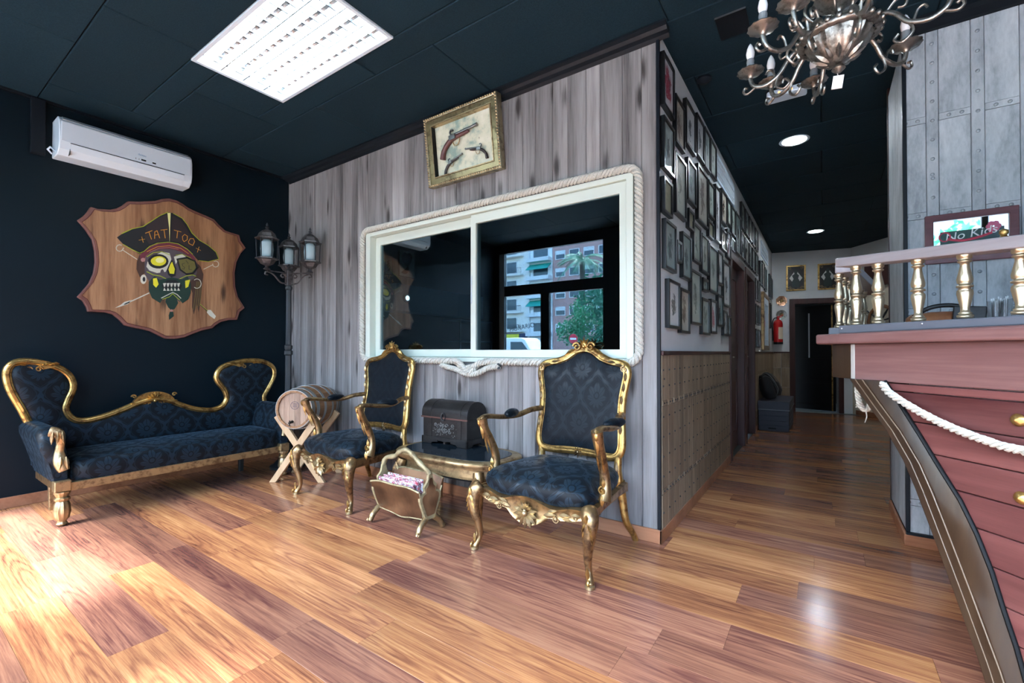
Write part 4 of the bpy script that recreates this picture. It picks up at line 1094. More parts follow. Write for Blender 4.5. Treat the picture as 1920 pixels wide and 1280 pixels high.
# ------------------------------------------------------------------ chandelier
def chandelier():
    cx, cy = .05, 1.86
    t = thing('chandelier', 'antique bronze chandelier with curling arms and white candle bulbs', 'chandelier', (cx, cy, 1.98))
    z0 = -1.98
    W = lambda p: (p[0], p[1], p[2] + z0)
    def lp(prof): return [(r, z + z0) for r, z in prof]
    MB().lathe(lp([(.0, 2.015), (.02, 2.019), (.052, 2.037), (.078, 2.066), (.09, 2.09), (.094, 2.10)]), 48, flute=.05, nf=16).build('bowl', m_bronze, t, 60)
    rim = MB().lathe(lp([(.098, 2.096), (.112, 2.098), (.118, 2.108), (.112, 2.118), (.10, 2.116)]), 48, flute=.03, nf=24, cap=False)
    for k in range(24):
        a = 2 * PI * k / 24
        rim.ell((math.cos(a) * .117, math.sin(a) * .117, 2.112 + z0), (.010, .010, .010), 6, 4)
    rim.build('bowl_rim', m_bronze, t, 60)
    lv = MB()
    for k in range(12):
        a = 2 * PI * k / 12; d = Vector((math.cos(a), math.sin(a), 0))
        lv.leaf(d * .03 + Vector((0, 0, 2.024 + z0)), d + Vector((0, 0, .62)), d * .6 + Vector((0, 0, -1)), .05, .009, .006)
    lv.build('bowl_leaves', m_bronze, t, 60)
    MB().lathe(lp([(0, 1.985), (.008, 1.988), (.02, 2.0), (.014, 2.012), (.006, 2.016)]), 14).build('bottom_finial', m_bronze, t, 60)
    tg = MB().box(-.014, .016, -.002, .002, 1.935 + z0, 1.978 + z0, Matrix.Rotation(R(8), 4, 'Y'))
    tg.tube([(0, 0, 1.975 + z0), (-.004, 0, 1.99 + z0)], .001, 4).build('paper_tag', M('white_paper', (.82, .83, .84), .7), t)
    MB().lathe(lp([(.02, 2.11), (.03, 2.13), (.014, 2.15), (.012, 2.19), (.022, 2.2), (.05, 2.215), (.072, 2.24), (.06, 2.25), (.02, 2.27), (.012, 2.30), (.012, 2.45), (.02, 2.46), (.02, 2.48), (.01, 2.50), (.009, 2.79), (.05, 2.80), (.06, 2.83)]), 24, flute=.03, nf=12).build('stem', m_bronze, t, 50)
    up_ = MB()
    for k in range(6):
        a = 2 * PI * k / 6 + .4; d = Vector((math.cos(a), math.sin(a), 0))
        up_.tube([Vector(W(p)) for p in cat([d * .02 + Vector((0, 0, 2.18)), d * .06 + Vector((0, 0, 2.16)), d * .10 + Vector((0, 0, 2.20)), d * .085 + Vector((0, 0, 2.25)), d * .06 + Vector((0, 0, 2.235))], 4)], .005, 6)
    up_.build('upper_scrolls', m_bronze, t, 60)
    m_candle = M('grey_wax_sleeve', (.24, .26, .28), .45)
    m_bulb = M('white_candle_bulb', (.88, .90, .92), .25)
    for ang in (45, 105, 140, 168, 222, 245, 285, 345):
        a = R(ang); d = Vector((math.cos(a), math.sin(a), 0)); Z = lambda r, z: d * r + Vector((0, 0, z + z0))
        arm = MB().tube(cat([Z(.09, 2.105), Z(.12, 2.12), Z(.15, 2.10), Z(.18, 2.06), Z(.225, 2.042), Z(.262, 2.055), Z(.275, 2.085), Z(.275, 2.102)], 5), .0075, 8)
        ar = arm.build('arm', m_bronze, t, 60)
        sc = [MB() for _ in range(4)]
        sc[0].tube(cat([Z(.17, 2.075), Z(.19, 2.03), Z(.165, 2.005), Z(.145, 2.02), Z(.155, 2.035)], 5), .0045, 6)
        sc[1].tube(cat([Z(.125, 2.118), Z(.15, 2.145), Z(.175, 2.135), Z(.17, 2.115), Z(.155, 2.118)], 5), .0045, 6)
        sc[2].tube(cat([Z(.255, 2.05), Z(.285, 2.035), Z(.30, 2.045), Z(.295, 2.06), Z(.285, 2.055)], 5), .0045, 6)
        sc[3].tube(cat([Z(.19, 2.055), Z(.20, 2.085), Z(.215, 2.092), Z(.222, 2.08)], 4), .004, 6)
        for q in sc: q.build('scroll', m_bronze, ar, 60)
        mt = Matrix.Translation(d * .275 + Vector((0, 0, z0)))
        MB().lathe([(.008, 2.09), (.014, 2.10), (.036, 2.106), (.046, 2.114), (.044, 2.118), (.014, 2.116)], 24, mt, flute=.04, nf=12).build('drip_cup', m_bronze, t, 60)
        MB().lathe([(.0135, 2.114), (.015, 2.122), (.0128, 2.128), (.0142, 2.138), (.0125, 2.146), (.0138, 2.154), (.0122, 2.162)], 12, mt).build('candle_sleeve', m_candle, t, 60)
        MB().lathe([(.009, 2.16), (.0135, 2.172), (.015, 2.185), (.012, 2.202), (.006, 2.216), (.0, 2.224)], 14, mt).build('candle_bulb', m_bulb, t, 60)
chandelier()
# ------------------------------------------------------------------ armchairs
def armchair(loc, label, rz=0):
    t = thing('armchair', label, 'armchair', loc, rz, 'gilded baroque armchairs')
    F_ = Vector((0, -1, 0))
    def ybow(x): return -.035 * (1 - (x / .34) ** 2)
    # front apron with carved shell
    top = cat2([(-.33, .335), (-.22, .335), (-.12, .318), (-.07, .335), (0, .352), (.07, .335), (.12, .318), (.22, .335), (.33, .335)], 4)
    bot = cat2([(.32, .288), (.27, .272), (.22, .262), (.15, .262), (.09, .225), (.0, .202), (-.09, .225), (-.15, .262), (-.22, .262), (-.27, .272), (-.32, .288)], 4)
    n = len(top); 
    strip_t = top; strip_b = bot[::-1]
    m_ = min(len(strip_t), len(strip_b))
    def at_(L, q):
        k = q * (len(L) - 1); i = min(int(k), len(L) - 2); f = k - i
        return (L[i][0] * (1 - f) + L[i + 1][0] * f, L[i][1] * (1 - f) + L[i + 1][1] * f)
    rings = []
    for i in range(33):
        q = i / 32; a, b_ = at_(strip_t, q), at_(strip_b, q); x = (a[0] + b_[0]) / 2; y = ybow(x)
        zt, zb = a[1], b_[1]
        rings.append([(x, y + .004, zb), (x, y - .012, zb + .004), (x, y - .004, zb + .018), (x, y - .004, zt - .018), (x, y - .014, zt - .006), (x, y + .002, zt), (x, y + .03, zt), (x, y + .03, zb)])
    ap = MB().loft(rings).build('front_apron', m_gold_dark, t, 50)
    orn = MB()
    orn.shell((0, -.05, .268), (0, 0, -1), F_, .075, 9, 210, .012)
    orn.shell((0, -.05, .28), (0, 0, 1), F_, .05, 5, 120, .01)
    orn.build('carved_shell', m_gold_pale, ap, 60)
    lv = MB()
    for s_ in (-1, 1):
        for k, (x, z, dx, dz, L, W_) in enumerate(((.10, .275, .8, .15, .07, .014), (.12, .295, 1, .25, .055, .011), (.18, .29, 1, .1, .06, .012), (.24, .30, 1, .05, .05, .011), (.20, .275, 1, -.05, .05, .009))):
            lv.leaf((s_ * x, ybow(x) - .008, z), (s_ * dx, -.0, dz), F_, L, W_, .008)
        lv.scroll((s_ * .165, ybow(.165) - .012, .27), (s_, 0, 0), F_, .018, .005, 1.3, -s_)
        lv.scroll((s_ * .262, ybow(.26) - .008, .29), (s_, 0, .3), F_, .016, .005, 1.2, s_)
    lv.build('carved_leaves', m_gold_pale, ap, 60)
    for s_ in (-1, 1):
        sr = MB().loft([[(s_ * (.325 - .05 * q), .01 + .5 * q, .282), (s_ * (.345 - .05 * q), .01 + .5 * q, .29 + .02 * math.sin(PI * q)), (s_ * (.345 - .05 * q), .01 + .5 * q, .335), (s_ * (.32 - .05 * q), .01 + .5 * q, .34)] for q in (0, .2, .4, .6, .8, 1)]).build('side_rail', m_gold_dark, t, 50)
    B(-.26, .26, .50, .525, .285, .335).build('back_rail', m_gold_dark, t, bevel=.005)
    # cabriole legs
    for s_ in (-1, 1):
        pts = cat([(s_ * .318, -.005, .345), (s_ * .342, -.035, .30), (s_ * .338, -.04, .22), (s_ * .322, -.02, .13), (s_ * .322, -.012, .07), (s_ * .335, -.026, .03), (s_ * .340, -.036, .012)], 5)
        rr = [.030, .036, .039, .040, .040, .039, .037, .035, .033, .031, .029, .027, .025, .023, .021, .020, .019, .018, .017, .016, .0155, .0155, .016, .0165, .017, .018, .019, .020, .020, .019, .017]
        lg = MB().tube(pts, rr[:len(pts)], 12, up=(0, 1, 0)).build('leg', m_gold_dark, t, 60)
        ft = MB().lathe([(.016, 0), (.022, .002), (.022, .014), (.015, .02)], 12, Matrix.Translation((s_ * .340, -.036, 0)))
        ft.build('hoof', m_gold_pale, lg, 40)
        c_ = MB()
        o_ = Vector((s_ * .35, -1, 0)).normalized()
        for k, (z, L) in enumerate(((.30, .05), (.275, .055), (.25, .05))):
            for q in (-1, 1): c_.leaf((s_ * .342 + q * .004, -.070 + .006 * k, z), (q * .45, 0, -1), o_, L, .009, .006)
        c_.leaf((s_ * .34, -.072, .335), (0, .15, -1), o_, .06, .014, .008)
        c_.leaf((s_ * .332, -.045, .09), (0, .1, -1), o_, .06, .010, .007)
        c_.scroll((s_ * .342, -.05, .028), (0, 0, 1), (s_, 0, 0), .014, .005, 1.1, s_)
        c_.build('knee_carving', m_gold, lg, 60)
        pts = cat([(s_ * .255, .50, .34), (s_ * .262, .515, .24), (s_ * .275, .53, .12), (s_ * .30, .57, .04), (s_ * .31, .585, .0)], 4)
        MB().tube(pts, [.027 - .011 * min(1, i / 12) for i in range(len(pts))], 10, up=(0, 1, 0)).build('leg', m_gold, t, 60)
    # seat
    def outline(sc, y0=0):
        o = []
        for k in range(40):
            a = 2 * PI * k / 40
            cx, cy = math.cos(a), math.sin(a)
            e = .38
            x = math.copysign(abs(cx) ** e, cx); y = math.copysign(abs(cy) ** e, cy)
            yy = .245 + y * .262 * sc; wd = .335 - .065 * (yy + .02) / .53
            if y < 0: yy -= .028 * (1 - x * x) * sc
            o.append((x * wd * sc, yy))
        return o
    rings = []
    for sc, z in ((.95, .325), (1.0, .345), (1.02, .372), (1.0, .398), (.93, .420), (.80, .438), (.6, .450), (.35, .456), (.05, .458)):
        rings.append([(x, y, z) for x, y in outline(sc)])
    MB().loft(rings).build('seat_cushion', m_damask, t, 70, uv=True)
    # back
    def bk(x, z, d=0): 
        y = .475 + (z - .45) * .13 + .03 * (1 - (x / .29) ** 2) - d
        return Vector((x, y, z))
    half = [(0, .472), (.10, .470), (.19, .466), (.245, .478), (.268, .52), (.266, .60), (.258, .70), (.262, .80), (.276, .88), (.284, .93), (.272, .968), (.235, .985), (.17, .996), (.11, 1.02), (.055, 1.055), (0, 1.068)]
    loop = half + [(-x, z) for x, z in half[-2:0:-1]]
    path = cat2(loop, 4, True)
    MB().tube([bk(x, z) for x, z in path], .024, 10, closed=True, up=(0, 1, 0), sx=1, sy=.8).build('back_frame', m_gold, t, 60)
    MB().tube([bk(x, z * 1.0 + (0 if z < .5 else 0), .018) for x, z in [(x * .955, .77 + (z - .77) * .965) for x, z in path]], .007, 6, closed=True, up=(0, 1, 0)).build('inner_bead', m_gold, t, 60)
    rings = []
    for sc, d in ((.97, -.012), (.97, .004), (.90, .016), (.7, .024), (.4, .028), (.02, .029)):
        rings.append([bk(x * sc, .765 + (z - .765) * sc, d) for x, z in path])
    MB().loft(rings).build('back_cushion', m_damask_small, t, 70, uv=True)
    cr = MB()
    y0 = bk(0, 1.08)
    cr.shell((0, y0.y - .02, 1.085), (0, 0, 1), F_, .055, 7, 190, .012)
    for s_ in (-1, 1):
        cr.scroll((s_ * .045, y0.y - .022, 1.082), (s_, 0, .2), F_, .028, .009, 1.3, s_)
        cr.scroll((s_ * .09, y0.y - .02, 1.05), (s_, 0, -.3), F_, .020, .007, 1.2, -s_)
        cr.leaf((s_ * .06, y0.y - .022, 1.07), (s_ * 1, 0, -.55), F_, .08, .014, .01)
    cr.ell((0, y0.y - .012, 1.095), (.024, .018, .028), 10, 6)
    cr.build('crest_carving', m_gold, t, 60)
    dc = MB()
    for s_ in (-1, 1):
        for x, z, dx, dz, L in ((.265, .60, 0, 1, .05), (.259, .66, 0, 1, .05), (.262, .76, .05, 1, .05), (.27, .83, .1, 1, .05), (.28, .89, .0, 1, .05), (.26, .972, -1, .2, .05), (.21, .99, -1, .15, .05)):
            p = bk(x, z, .021); dc.leaf((s_ * p.x, p.y, p.z), (s_ * dx, 0, dz), F_, L, .010, .008)
        p = bk(.27, .955, .02); dc.scroll((s_ * p.x, p.y, p.z), (0, 0, 1), F_, .02, .007, 1.2, s_)
    dc.shell(tuple(bk(0, .468, .02)), (0, 0, -1), F_, .035, 5, 170, .008)
    dc.shell(tuple(bk(0, .472, .02)), (0, 0, 1), F_, .028, 5, 150, .008)
    dc.build('frame_carving', m_gold_pale, t, 60)
    for s_ in (-1, 1):
        st = MB().tube([(s_ * .25, .49, .34), (s_ * .247, .485, .40), (s_ * .25, .488, .475)], [.026, .022, .020], 10, up=(0, 1, 0)).build('back_stile', m_gold, t, 60)
        MB().leaf((s_ * .248, .464, .37), (0, 0, 1), F_, .08, .014, .008).scroll((s_ * .248, .462, .375), (0, 0, -1), F_, .016, .005, 1.1, s_).build('stile_leaf', m_gold_pale, st, 60)
    # arms
    for s_ in (-1, 1):
        a = cat([(s_ * .262, .50, .705), (s_ * .285, .42, .70), (s_ * .318, .32, .675), (s_ * .338, .20, .678), (s_ * .345, .10, .692), (s_ * .345, .045, .69), (s_ * .343, .022, .668)], 5)
        MB().tube(a, [.022 - .004 * math.sin(PI * i / len(a)) for i in range(len(a))], 10, sx=1.15, sy=.8).build('arm_rail', m_gold_dark, t, 60)
        pd = MB().ell((s_ * .322, .275, .694), (.031, .085, .026), 16, 8, Matrix.Rotation(s_ * R(-14), 3, 'Z').to_4x4())
        pd.build('arm_pad', m_damask_small, t, 70, uv=True)
        sp = cat([(s_ * .344, .03, .69), (s_ * .342, .05, .63), (s_ * .335, .10, .55), (s_ * .332, .135, .47), (s_ * .336, .135, .40), (s_ * .338, .115, .345)], 5)
        sm = MB().tube(sp, [.029 - .007 * math.sin(PI * i / len(sp)) + .010 * (i / len(sp)) ** 3 for i in range(len(sp))], 10, up=(0, 1, 0)).build('arm_support', m_gold_dark, t, 60)
        sc = MB().scroll((s_ * .347, .028, .672), (0, 1, 0), (s_, 0, 0), .026, .010, 1.3, -s_)
        for z, y in ((.46, .105), (.42, .105), (.38, .09)):
            sc.leaf((s_ * .336, y - .0, z), (0, .1, -1), (0, -1, 0), .06, .014, .009)
        sc.leaf((s_ * .343, .018, .66), (0, .25, -1), (0, -1, 0), .09, .012, .007)
        for q in (-1, 1): sc.leaf((s_ * .338 + q * .012, .06, .58), (0, .35, -1), (0, -1, 0), .10, .006, .006)
        sc.scroll((s_ * .337, .10, .40), (0, 0, 1), (0, -1, 0), .02, .006, 1.2, s_)
        sc.build('support_carving', m_gold, sm, 60)
    return t
armchair((-1.195, 1.90, 0), 'gilded navy damask armchair nearest the corridor, in front of the window', R(-2))
armchair((-2.875, 1.87, 0), 'gilded navy damask armchair between the barrel and the low table', R(-2.5))

# ------------------------------------------------------------------ two-ended sofa
def sofa():
    O = Vector((-4.05, 1.38, 0))
    t = thing('sofa', 'antique gilded sofa with two raised ends in navy damask against black wall', 'sofa', O)
    def bd(mb, *a, **k): return mb.xf(Matrix.Translation(-O)).build(*a, **k)
    XB = -4.31
    crv = [(.641, .587), (.61, .676), (.567, .784), (.545, .869), (.545, .94), (.58, .982), (.642, .987), (.729, .964), (.80, .926), (.845, .865), (.853, .794), (.827, .714), (.817, .654), (.847, .591), (.907, .564), (1.007, .577), (1.132, .621), (1.22, .66), (1.32, .685), (1.42, .66), (1.487, .624), (1.595, .577), (1.716, .554), (1.803, .577), (1.841, .645), (1.822, .723), (1.773, .792), (1.758, .845), (1.792, .909), (1.871, .946), (1.997, .971), (2.13, .963), (2.222, .909), (2.235, .825), (2.188, .721), (2.148, .642), (2.155, .572)]
    P = cat2(crv, 5)
    XW = lambda y: XB + .10 * max(0, abs(y - 1.38) - .55)         # the ends wrap forward a little
    bd(MB().tube([(XW(y), y, z) for y, z in P], .024, 10, up=(1, 0, 0), sx=1, sy=.85), 'back_rail', m_gold, t, 60)
    bd(MB().tube([(XW(y) + .02, y, z) for y, z in P], .009, 6, up=(1, 0, 0)), 'rail_bead', m_gold, t, 60)
    # upholstered back, puffed up from the rail
    poly = P + [(2.13, .30), (.66, .30)]
    n = len(poly)
    def inset(k_):
        out = []
        for i in range(n):
            a, b_, c_ = Vector(poly[i - 1]), Vector(poly[i]), Vector(poly[(i + 1) % n])
            tt = (c_ - a).normalized(); nn = Vector((tt.y, -tt.x)); out.append(b_ + nn * k_)
        return out
    rings = []
    for k_, dx in ((0, -.05), (0, -.004), (.012, .010), (.028, .020), (.05, .026)):
        rings.append([(XW(q[0]) + dx, q[0], q[1]) for q in inset(k_)])
    bd(MB().loft(rings), 'back_upholstery', m_damask, t, 70, uv=True)
    # carved crests
    for yc, zc, w_ in ((.66, .972, .11), (2.0, .955, .14)):
        c_ = MB()
        pts = [(yc - w_, zc - .01), (yc - w_ * .5, zc + .02), (yc, zc + .025), (yc + w_ * .5, zc + .015), (yc + w_, zc - .02), (yc + w_ * .5, zc - .035), (yc, zc - .048), (yc - w_ * .5, zc - .035)]
        hole = [(yc - w_ * .28, zc + .0), (yc - w_ * .15, zc + .012), (yc + .0, zc + .013), (yc + w_ * .15, zc + .01), (yc + w_ * .28, zc - .004), (yc + w_ * .15, zc - .02), (yc, zc - .024), (yc - w_ * .15, zc - .018)]
        c_.ring(pts, hole, XW(yc) - .012, XW(yc) + .018, lambda u, v, a: (a, u, v))
        for s_ in (-1, 1):
            for k, (q, dz) in enumerate(((.32, .2), (.45, -.2), (.6, .15), (.75, -.1))):
                c_.leaf((XW(yc) + .02, yc + s_ * w_ * q, zc - .008 + .012 * (k % 2)), (0, s_, dz), (1, 0, 0), .04, .010, .009)
            c_.scroll((XW(yc) + .02, yc + s_ * w_ * .2, zc - .035), (0, s_, 0), (1, 0, 0), .018, .006, 1.3, s_)
        bd(c_, 'end_crest_carving', m_gold, t, 60)
    c_ = MB()
    bx_ = [(1.19, .665), (1.22, .71), (1.27, .735), (1.32, .742), (1.37, .735), (1.42, .71), (1.45, .665), (1.38, .632), (1.32, .622), (1.26, .632)]
    c_.prism(cat2(bx_, 3, True), XB - .02, XB + .012, lambda u, v, a: (a, u, v))
    c_.shell((XB + .012, 1.32, .672), (0, 0, 1), (1, 0, 0), .068, 9, 170, .014)
    for s_ in (-1, 1):
        c_.scroll((XB + .014, 1.32 + s_ * .035, .645), (0, s_, 0), (1, 0, 0), .022, .006, 1.3, -s_)
        for k in range(3): c_.leaf((XB + .014, 1.32 + s_ * (.05 + .03 * k), .65 + .004 * k), (0, s_, .15), (1, 0, 0), .045, .009, .008)
        c_.scroll((XB + .01, 1.32 + s_ * .128, .712), (0, s_, 0), (1, 0, 0), .016, .007, 1.0, s_)
    bd(c_, 'centre_shell_carving', m_gold, t, 60)
    # arms
    for mir in (0, 1):
        f = (lambda y: y) if not mir else (lambda y: 2.78 - y)
        sec = [(.675, .262), (.64, .40), (.605, .52), (.602, .565), (.625, .597), (.665, .60), (.70, .585), (.715, .55), (.735, .45), (.745, .34), (.745, .262)]
        rings = []
        for x, s1, dz in ((-4.34, 1, .0), (-4.2, 1, .0), (-4.0, 1, .0), (-3.87, 1, -.012), (-3.82, .93, -.03), (-3.80, .75, -.05)):
            rings.append([(x, f(.69 + (y - .69) * s1), .262 + (z - .262) * (1 if s1 == 1 else (.6 + .4 * s1)) + (dz if z > .5 else 0)) for y, z in sec])
        bd(MB().loft(rings), 'arm', m_damask, t, 60, uv=True)
        pp = cat([(-3.80, f(.655), .575), (-3.782, f(.69), .56), (-3.79, f(.70), .50), (-3.80, f(.695), .44), (-3.785, f(.70), .38), (-3.778, f(.715), .335)], 5)
        po = bd(MB().tube(pp, [.03, .031, .031, .03, .029, .027, .025, .023, .021, .020, .020, .020, .021, .022, .023, .025, .027, .029, .031, .032, .032, .031, .030, .029, .028, .026], 10, up=(1, 0, 0), sx=1, sy=.6), 'arm_post', m_gold_pale, t, 60)
        cc = MB()
        for dy in (-.02, 0, .02): cc.leaf((-3.768, f(.682 + dy), .575), (0, dy * 4, -1), (1, 0, 0), .075, .010, .010)
        for dy in (-.012, .012): cc.leaf((-3.765, f(.708 + dy), .42), (0, dy * 6, -1), (1, 0, 0), .08, .012, .010)
        bd(cc, 'post_carving', m_gold_pale, po, 60)
    # seat
    rings = []
    for sc, z in ((.97, .25), (1, .285), (1.0, .33), (.985, .358), (.94, .378), (.8, .395), (.5, .405), (.05, .408)):
        rg = []
        for k in range(48):
            a = 2 * PI * k / 48; cx, cy = math.cos(a), math.sin(a); e = .25
            x = math.copysign(abs(cx) ** e, cx); y = math.copysign(abs(cy) ** e, cy)
            rg.append((-4.045 + x * .262 * sc, 1.40 + y * (.665 - .262 * (1 - sc)), z))
        rings.append(rg)
    bd(MB().loft(rings), 'seat_cushion', m_damask, t, 70, uv=True)
    bd(MB().box(-3.825, -3.785, .74, 2.06, .203, .255), 'front_rail', m_gold_pale, t, bevel=.004)
    for y in (.71, 2.07):
        bd(MB().box(-3.83, -3.765, y - .04, y + .035, .21, .275), 'corner_block', m_gold_pale, t, bevel=.005)
        bd(MB().box(-4.30, -3.83, y - .035 if y < 1 else y + .005, y - .005 if y < 1 else y + .035, .215, .265), 'side_rail', m_gold_dark, t, bevel=.004)
        lg = [(.012, 0), (.02, .003), (.027, .015), (.02, .028), (.022, .034), (.032, .045), (.040, .085), (.036, .13), (.028, .15), (.036, .158), (.036, .168), (.026, .175), (.032, .188), (.038, .198), (.038, .208)]
        bd(MB().lathe(lg, 32, Matrix.Translation((-3.797, y, 0)), flute=.06, nf=10), 'leg', m_gold_pale, t, 50)
    for y in (.745, 1.93):
        bd(MB().loft([[(-4.24 + a * r, y + b_ * r, z) for a, b_ in ((-1, -1), (1, -1), (1, 1), (-1, 1))] for r, z in ((.016, 0), (.022, .22))]), 'leg', m_gold_pale if y < 1 else m_iron, t, bevel=.004)
    bd(MB().box(-4.30, -4.26, .74, 2.06, .215, .255), 'back_frame_rail', m_gold_dark, t)
sofa()

# ------------------------------------------------------------------ cask on a crossed stand
def cask():
    ax = Vector((-.48, .877, 0)).normalized()
    O = Vector((-3.479, 1.99, 0))
    rz = math.atan2(ax.y, ax.x) - PI / 2          # local +y runs along the cask axis
    st = thing('barrel_stand', 'pale pine crossed-leg stand carrying the small barrel', 'stand', O, rz)
    for y in (.04, .34):
        for s_ in (-1, 1):
            a, b_ = Vector((s_ * .20, y + s_ * .014, 0)), Vector((-s_ * .185, y + s_ * .014, .535))
            d = (b_ - a).normalized(); nrm = Vector((d.z, 0, -d.x))
            h = .028
            lo = [a + nrm * (h / max(.3, abs(nrm.x)) * q) * 1 for q in (-1, 1)]
            lo = [Vector((p.x, p.y, 0)) for p in lo]
            hi = [b_ + nrm * h * q for q in (-1, 1)]
            vs = []
            for p in lo + hi:
                for dy in (-.014, .014): vs.append((p.x, p.y + dy, p.z))
            MB().add(vs, [(0, 1, 3, 2), (4, 5, 7, 6), (0, 1, 5, 4), (2, 3, 7, 6), (0, 2, 6, 4), (1, 3, 7, 5)]).build('leg', m_pine, st, bevel=.003)
    MB().box(-.02, .02, .068, .312, .245, .285).build('cross_bar', m_pine, st, bevel=.003)
    t = thing('wooden_barrel', 'small oak wine barrel with steel hoops lying on the crossed stand', 'barrel', (O.x - ax.x * .02, O.y - ax.y * .02, .594), rz)
    L, r0, r1 = .46, .152, .178
    rad = lambda q: r0 + (r1 - r0) * (1 - (2 * q - 1) ** 2)
    N = 18
    stv = None
    for k in range(N):
        a0, a1 = 2 * PI * k / N + .006, 2 * PI * (k + 1) / N - .006
        rings = []
        for i in range(11):
            q = i / 10; r = rad(q)
            rings.append([(r * math.cos(a), L * q, r * math.sin(a)) for a in (a0, (a0 + a1) / 2, a1)] + [((r - .018) * math.cos(a), L * q, (r - .018) * math.sin(a)) for a in (a1, a0)])
        MB().loft(rings).build('stave', m_cask, t, 40)
    for q0, q1 in ((0.0, .075), (.13, .20), (.34, .40), (.60, .66), (.80, .87), (.925, 1.0)):
        rings = []
        for q in (q0, (q0 + q1) / 2, q1):
            rings.append([((rad(q) + .003) * math.cos(2 * PI * k / 36), L * q, (rad(q) + .003) * math.sin(2 * PI * k / 36)) for k in range(36)])
        inner = [[((rad(q) - .001) * math.cos(2 * PI * k / 36), L * q, (rad(q) - .001) * math.sin(2 * PI * k / 36)) for k in range(36)] for q in (q1, q0)]
        MB().loft(rings + inner, cap=False, loop=True).build('hoop', M('galvanised_hoop', (.33, .34, .33), .38, .8) if 'galvanised_hoop' not in bpy.data.materials else bpy.data.materials['galvanised_hoop'], t, 40)
    for y in (.022, L - .022):
        for k in range(6):
            x0, x1 = -.136 + .272 * k / 6 + .0008, -.136 + .272 * (k + 1) / 6 - .0008
            rr = .137
            z = lambda x: math.sqrt(max(.0001, rr * rr - x * x))
            pts = [(x0, -z(x0)), ((x0 + x1) / 2, -z((x0 + x1) / 2)), (x1, -z(x1)), (x1, z(x1)), ((x0 + x1) / 2, z((x0 + x1) / 2)), (x0, z(x0))]
            MB().prism(pts, y - .006, y + .006, lambda u, v, a: (u, a, v)).build('head_plank', m_cask_head, t)
    mp = M('barrel_stamp', (.07, .05, .07), .7)
    MB().ring([(.036 * math.cos(2 * PI * k / 24), .03 + .032 * math.sin(2 * PI * k / 24)) for k in range(24)], [(.032 * math.cos(2 * PI * k / 24), .03 + .028 * math.sin(2 * PI * k / 24)) for k in range(24)], .0152, .016, lambda u, v, a: (u, a, v)).build('brand_stamp', mp, t)
    for dz in (.042, .030, .018): MB().box(-.018, .018, .0152, .016, dz - .002, dz + .003).build('brand_stamp_line', mp, t)
    MB().tube([(-.02, .016, -.10), (-.02, -.03, -.105)], [.012, .008], 8, up=(0, 0, 1)).tube([(-.02, -.022, -.085), (-.02, -.022, -.13)], .005, 6, up=(0, 1, 0)).build('spigot', m_chest, t, 50)
cask()

# ------------------------------------------------------------------ low table, chest, magazine rack
TX0, TX1, TY0, TY1, TZ = -2.40, -1.53, 1.985, 2.46, .41
def low_table():
    cx, cy = (TX0 + TX1) / 2, (TY0 + TY1) / 2
    t = thing('low_table', 'low gilded side table with dark glass top between the armchairs', 'table', (cx, cy, 0))
    hx, hy = (TX1 - TX0) / 2, (TY1 - TY0) / 2
    def out(s_): return [(math.copysign(abs(math.cos(a)) ** .55, math.cos(a)) * (hx - s_), math.copysign(abs(math.sin(a)) ** .6, math.sin(a)) * (hy - s_)) for a in (2 * PI * k / 56 for k in range(56))]
    rings = [[(x, y, z) for x, y in out(s_)] for s_, z in ((.03, TZ - .052), (.012, TZ - .045), (.008, TZ - .03), (.0, TZ - .022), (.0, TZ - .010), (.008, TZ - .003), (.02, TZ))]
    MB().loft(rings).build('table_top', m_gold_pale, t, 50)
    MB().loft([[(x, y, z) for x, y in out(.055)] for z in (TZ, TZ + .003)]).build('glass_inset', M('dark_table_glass', (.010, .018, .026), .06), t)
    MB().loft([[(x, y, z) for x, y in out(s_)] for s_, z in ((.045, TZ - .115), (.04, TZ - .11), (.05, TZ - .10), (.05, TZ - .052))]).build('apron', m_gold_pale, t, 40)
    MB().loft([[(x, y, z) for x, y in out(s_)] for s_, z in ((.042, TZ - .120), (.036, TZ - .116), (.042, TZ - .111))]).build('apron_bead', m_dark, t, 40)
    for sx in (-1, 1):
        for sy in (-1, 1):
            px, py = sx * (hx - .115), sy * (hy - .06)
            pts = cat([(px, py, TZ - .06), (px + sx * .012, py + sy * .012, TZ - .12), (px + sx * .006, py + sy * .006, .18), (px, py, .06), (px + sx * .006, py + sy * .006, .012), (px + sx * .006, py + sy * .006, 0)], 4)
            lg = MB().tube(pts, [.032, .033, .034, .034, .034, .033, .031, .029, .027, .025, .023, .021, .020, .019, .018, .018, .019, .021, .023, .023, .022][:len(pts)], 10, up=(0, 1, 0)).build('leg', m_gold_dark, t, 60)
            c_ = MB(); o_ = Vector((sx * .3, sy, 0)).normalized()
            for q in (-.5, 0, .5): c_.leaf((px + sx * .012, py + sy * .045, TZ - .075), (q, 0, -1), o_, .08, .010, .007)
            c_.build('leg_carving', m_gold_pale, lg, 60)
low_table()

